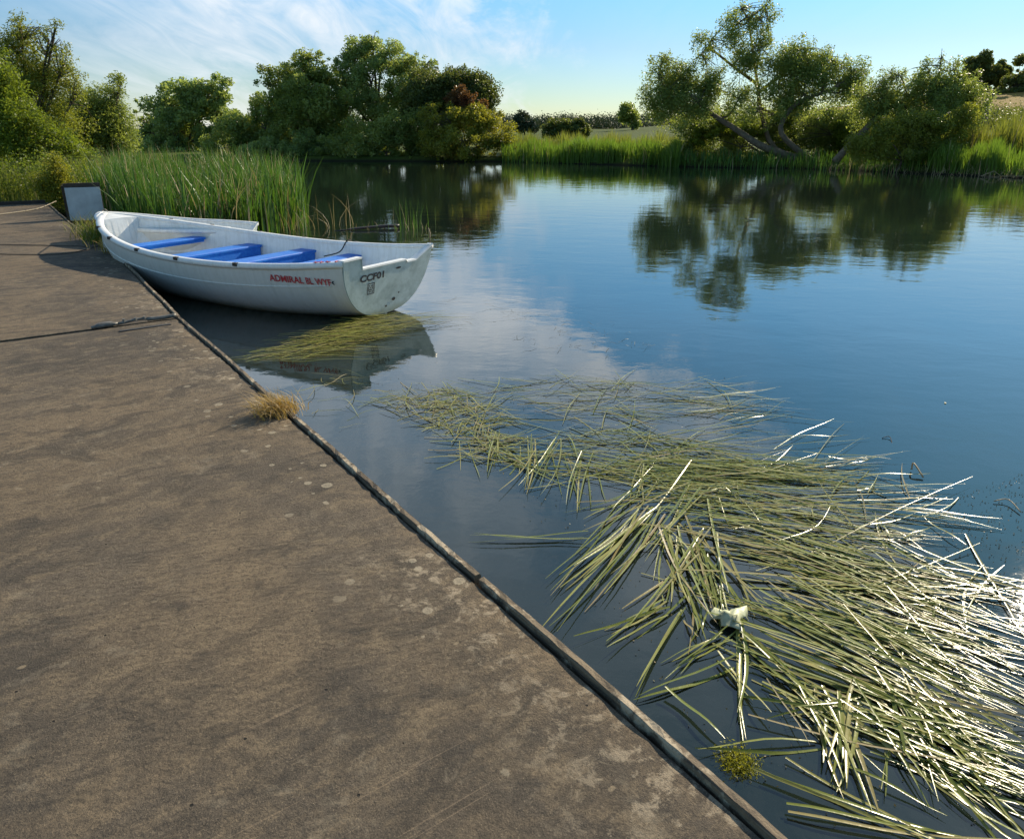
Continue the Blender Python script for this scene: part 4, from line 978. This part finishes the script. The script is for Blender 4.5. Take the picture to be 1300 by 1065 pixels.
# great right-hand mat, sweeping to the right
fan(54, (890, 590), (1095, 608), (46, 12), (50, 26), .013, zone=Z3, bend=.04)
fan(66, (900, 625), (1165, 655), (46, 16), (60, 36), .014, zone=Z3, bend=.04)
fan(70, (925, 665), (1225, 722), (50, 20), (60, 42), .015, zone=Z3, bend=.04)
fan(72, (960, 705), (1290, 800), (60, 24), (80, 50), .015, zone=Z3, bend=.04)
fan(58, (1000, 760), (1330, 890), (60, 30), (80, 60), .015, zone=Z3, bend=.04)
fan(26, (970, 800), (1320, 960), (40, 30), (60, 60), .016, zone=Z5, bend=.04)
fan(30, (1060, 860), (1340, 990), (50, 30), (60, 50), .016, zone=Z5, bend=.04)
fan(34, (1130, 740), (1380, 800), (60, 50), (70, 90), .015, zone=Z3, bend=.03)
field(95, [(900, 600), (1150, 600), (1230, 690), (1280, 800), (1150, 820), (1000, 760), (920, 680)], .15, .6, 30, 55, .012, 'blade', Z3, .15)
fan(7, (1080, 650), (1255, 670), (40, 12), (30, 14), .011, zone=Z3); fan(8, (1030, 590), (1130, 585), (40, 10), (40, 6), .010, zone=Z3)
# fans pointing to the left and down
fan(9, (810, 655), (690, 765), (18, 12), (26, 18), .016, zone=Z4); fan(7, (835, 650), (720, 800), (12, 10), (34, 16), .016, zone=Z4)
fan(9, (850, 615), (740, 690), (20, 14), (40, 18), .014, zone=Z4); fan(5, (870, 620), (790, 740), (14, 12), (20, 20), .016, zone=Z4)
fan(7, (890, 690), (800, 790), (14, 14), (24, 20), .016, zone=Z4); fan(3, (735, 683), (592, 686), (10, 3), (6, 3), .012, zone=Z4)
fan(7, (845, 772), (752, 812), (10, 8), (26, 26), .015, zone=Z4, trim=(.9, 1.05)); fan(2, (870, 775), (805, 888), (3, 4), (4, 4), .018, zone=Z4, trim=(.95, 1.))
fan(5, (850, 690), (852, 775), (8, 8), (16, 12), .017, zone=Z4); fan(9, (860, 690), (905, 800), (16, 14), (26, 20), .016, zone=Z4)
fan(14, (880, 680), (950, 790), (24, 18), (34, 26), .016, zone=Z4); fan(5, (880, 770), (880, 820), (8, 8), (16, 12), .014, zone=Z4)
fan(6, (925, 815), (850, 850), (10, 8), (22, 16), .014, zone=Z4); fan(2, (930, 845), (806, 890), (4, 4), (4, 3), .015, zone=Z4, trim=(.95, 1.))
fan(2, (938, 790), (936, 915), (3, 4), (4, 6), .019, zone=Z5, trim=(.95, 1.)); fan(2, (940, 830), (944, 948), (3, 4), (3, 4), .018, zone=Z5, trim=(.95, 1.))
fan(2, (915, 830), (975, 910), (4, 4), (5, 5), .015, zone=Z5); fan(6, (940, 810), (1075, 925), (12, 8), (40, 24), .015, zone=Z5)
fan(3, (960, 855), (1100, 930), (10, 8), (30, 10), .014, zone=Z5); fan(1, (845, 880), (925, 950), (1, 1), (1, 1), .016, zone=Z5, bend=.1)
fan(2, (1035, 948), (880, 956), (6, 4), (6, 3), .016, zone=Z5, trim=(.95, 1.)); fan(3, (1110, 880), (985, 915), (8, 8), (20, 8), .014, zone=Z5)
fan(16, (1060, 885), (1075, 1010), (20, 10), (40, 40), .018, zone=Z5); fan(14, (1120, 880), (1160, 1000), (26, 12), (50, 40), .016, zone=Z5)
fan(22, (1080, 900), (1290, 1010), (30, 20), (60, 40), .016, zone=Z5); fan(20, (1160, 930), (1330, 1060), (40, 26), (50, 40), .017, zone=Z5)
fan(7, (980, 1000), (1240, 1085), (40, 30), (70, 30), .014, zone=Z5); fan(8, (1000, 870), (1060, 950), (20, 10), (30, 20), .012, 'blade_yellow', zone=Z5)
# weed raft by the stern and wisps by the edge
field(230, [(395, 428), (470, 404), (545, 402), (568, 410), (500, 425), (440, 440), (400, 442)], .25, .75, 22, 16, .011, 'blade_yellow', Z6, .2, (.004, .07))
field(160, [(330, 445), (400, 428), (470, 415), (500, 425), (430, 450), (350, 458)], .25, .8, 20, 18, .010, 'blade_yellow', Z6, .2, (.003, .04))
field(34, [(330, 455), (440, 440), (480, 446), (420, 458), (350, 462)], .3, .9, 8, 10, .008, 'blade_yellow', Z6, .2)
field(26, [(390, 480), (440, 470), (520, 500), (520, 525), (440, 545), (400, 530)], .12, .4, 5, 40, .008, 'blade_yellow', Z6, .25)
field(60, [(470, 500), (540, 490), (600, 500), (570, 525), (500, 520)], .12, .4, 10, 45, .009, 'blade_yellow', Z1, .2)
fan(4, (480, 510), (530, 535), (14, 6), (10, 6), .009, 'blade_yellow', Z1); fan(2, (430, 430), (400, 470), (14, 6), (40, 6), .007, 'blade_yellow', Z6)
field(30, [(540, 380), (640, 372), (700, 400), (640, 420), (560, 410)], .1, .5, 5, 20, .004, 'blade_brown', Z6)
field(60, [(640, 395), (760, 400), (830, 440), (760, 470), (660, 440)], .03, .15, 5, 40, .005, 'blade_brown', Z1)
# sunken brown blades showing through the surface
field(260, [(680, 600), (1000, 640), (1280, 820), (1300, 1000), (1000, 980), (860, 860), (740, 700)], .25, .9, -25, 50, .014, 'blade_brown', Z0, .3, (-.05, -.006))
field(60, [(420, 500), (640, 500), (700, 620), (560, 620), (440, 560)], .1, .5, 0, 60, .01, 'blade_brown', Z0, .3, (-.1, -.015))
def blade_geo(b):
    a, t, w, bend, z, mk, zone = b; w = w * .68; n = 7; d = t - a; L = np.linalg.norm(d[:2]) + 1e-6; d = d / L; s_ = np.array([-d[1], d[0], 0])
    tilt = BR.normal(0, .2); end = BR.uniform(.25, .9); V = []; dz = BR.normal(0, .008); kink = BR.uniform(.35, .8) if BR.uniform() < .12 else None; ka = BR.normal(0, .45)
    for i in range(n + 1):
        u = i / n; c = a + d * L * u + s_ * bend * L * math.sin(u * PI) ; c = c.copy()
        if kink and u > kink: c = c + s_ * (u - kink) * L * ka
        zz = z + dz * (u - .5) * 2 + .006 * math.sin(u * 7 + z * 300)
        ww = w * (.75 + .25 * math.sin(min(1, u * 1.4) * PI)) * (1 if u < .8 else (1 - (u - .8) / .2 * (1 - end * .4))) / 2
        up = tilt * ww
        V += [c + s_ * ww + [0, 0, zz + up], c + [0, 0, zz - .10 * ww * 2], c - s_ * ww + [0, 0, zz - up]]
    Fc = []
    for i in range(n):
        q = 3 * i; Fc += [(q, q + 3, q + 4, q + 1), (q + 1, q + 4, q + 5, q + 2)]
    V = np.array(V)
    if zone != Z0: V[:, 2] = np.maximum(V[:, 2], .0015)
    return V, np.array(Fc)
rsd = np.random.RandomState(303)
def pocket(b):
    m = (b[0] + b[1]) / 2; v = math.sin(m[0] * 6.1 + 1.3 * math.sin(m[1] * 4.7)) * math.sin(m[1] * 7.3 + 1.1 * math.sin(m[0] * 5.2))
    return b[6] in (Z1, Z2, Z3) and v > .30 and rsd.uniform() < .85
BL = [b for b in BL if not pocket(b)]
big = []
for i, b in enumerate(BL):
    xa, ya = project(b[0]); xb, yb = project(b[1])
    inside = 0 < (xa + xb) / 2 < 1300 and 0 < (ya + yb) / 2 < 1065
    D = max(.8, (b[0][1] + b[1][1]) / 2); score = math.hypot(xb - xa, yb - ya) * b[2] / D if inside and b[6] != Z0 else 0
    big.append((score, i))
big = {i for s_, i in sorted(big, reverse=True)[:285] if s_ > 0}
LAB = {Z1: 'thin pale reed blade in the upper carpet floating nearest the boat', Z2: 'thin green reed blade in the crisscrossed middle of the floating mat',
       Z3: 'long pale green reed blade in the sweep floating towards the right edge', Z4: 'broad cut reed blade fanning left over dark water towards the pontoon',
       Z5: 'long reed blade in the glaring lower right corner of the floating mat', Z6: 'yellow green weed strand in the raft under the stern'}
groups = {}
for i, b in enumerate(BL):
    V, Q = blade_geo(b)
    if i in big:
        c = V.mean(0)
        o = mesh_obj('cut_reed', V - c, Q, M[b[5]], loc=tuple(c), smooth=True)
        tag(o, LAB[b[6]], 'reed blade', 'cut reed blades: ' + b[6] + ' part of the mat')
    else: groups.setdefault((b[6], b[5]), []).append((V, Q))
MATL = {Z1: 'thin scattered cut reeds in the upper part of the floating mat', Z2: 'crisscrossed cut reeds in the middle of the floating mat', Z3: 'dense pale cut reeds sweeping to the right on the water',
        Z4: 'narrow cut reeds around the left hand fans of blades', Z5: 'fine cut reeds at the lower right of the floating mat', Z6: 'yellow green weed raft floating under the stern', Z0: 'brown sunken reed leaves just under the surface'}
zones = {}
for (zn, mk), L_ in groups.items(): zones.setdefault(zn, []).append((mk, L_))
for zn, lst in zones.items():
    Vs, Qs, mi, off, mats = [], [], [], 0, []
    for j, (mk, L_) in enumerate(lst):
        mats.append(M[mk])
        for V, Q in L_: Vs.append(V); Qs.append(Q + off); mi += [j] * len(Q); off += len(V)
    o = mesh_obj('sunken_reeds' if zn == Z0 else 'weed_raft' if zn == Z6 else 'floating_reeds', np.concatenate(Vs), np.concatenate(Qs), mats, smooth=True)
    o.data.polygons.foreach_set('material_index', np.array(mi, np.int32)); tag(o, MATL[zn], 'floating reeds', kind='stuff')

# pale crumpled scrap caught on the reeds
rs = np.random.RandomState(91); c = at(928, 792, 0); out_ = [(-.075, .045), (-.05, .075), (-.02, .06), (0, .045), (.02, .07), (.06, .085), (.085, .075), (.08, .04), (.055, .02), (.03, -.01), (.035, -.045), (.01, -.07), (-.02, -.05), (-.05, -.03), (-.045, .0), (-.08, .02)]
V = [(0, 0, .045)]; Fc = []; n = len(out_)
for k, f in enumerate((.4, .75, 1.)):
    for x, y in out_: V.append((x * f, y * f, .045 + rs.uniform(-.018, .014) - .012 * k))
for i in range(n): Fc.append((0, 1 + i, 1 + (i + 1) % n))
for k in range(2):
    for i in range(n): a = 1 + k * n + i; b = 1 + k * n + (i + 1) % n; Fc.append((a, a + n, b + n, b))
o = mesh_obj('leaf_scrap', V, Fc, M['dead_leaf'], smooth=True, loc=(c[0], c[1], 0)); sm = o.modifiers.new('s', 'SOLIDIFY'); sm.thickness = .003
tag(o, 'pale crumpled leaf scrap lying on the reeds at the lower centre right', 'leaf')
# algae clumps and drifting specks
def algae(px, py, r, seed, label, n=2200):
    rs = np.random.RandomState(seed); c = at(px, py); q = rs.normal(size=(n, 3)) * [r, r, .012]; q[:, 2] = np.abs(q[:, 2]) - .006
    V, Q = leaves(q, .011, .004, rs, 0); tag(mesh_obj('algae', V, Q, M['gold_leaf'], loc=tuple(c)), label, 'algae', 'floating algae')
algae(937, 968, .028, 95, 'yellow green algae clump by the pontoon edge at the bottom')
algae(1190, 842, .03, 96, 'small algae clump among the glaring reeds on the right', 500)
def twig(P, r, mat, name, label, cat):
    mb = MB(); mb.tube(curve_pts([at(*q[:2], q[2]) for q in P], 8), r, 5); tag(mb.build(name, mat, None, True), label, cat, 'twigs drifting past the mat')
twig([(1157, 596, .01), (1160, 588, .05), (1172, 606, .01)], .005, M['straw'], 'twig', 'small bent straw twig standing above the right hand mat', 'twig')
twig([(1262, 636, .01), (1280, 634, .02), (1296, 650, .01)], .003, M['straw'], 'twig', 'small straw twig drifting at the right edge', 'twig')
twig([(1120, 556, .004), (1130, 555, .01), (1134, 574, -.02)], .0025, M['rope'], 'twig', 'dark twig drifting above the right hand mat', 'twig')
V, Q = leaves(np.array([[0, 0, .006]]), .05, .03, np.random.RandomState(4)); V[:, 2] = .005
tag(mesh_obj('drifting_leaf', V, Q, M['gold_leaf'], loc=tuple(at(1200, 512))), 'single yellow leaf drifting alone on open water at right', 'leaf')
# tiny floating specks around the glare
rs = np.random.RandomState(97); W = np.concatenate([scatter_poly([at(*q)[:2] for q in [(1180, 640), (1300, 600), (1300, 860), (1230, 780)]], 420, rs), scatter_poly([at(*q)[:2] for q in [(450, 480), (940, 480), (1290, 700), (1300, 1060), (960, 1060), (640, 620)]], 1500, rs)])
V, Q = leaves(np.c_[W, np.full(len(W), .004)], .009, .006, rs); V[:, 2] = np.clip(V[:, 2], .002, .008)
tag(mesh_obj('floating_debris', V, Q, M['blade_brown']), 'tiny specks of debris scattered on the water among the reeds', 'debris', kind='stuff')
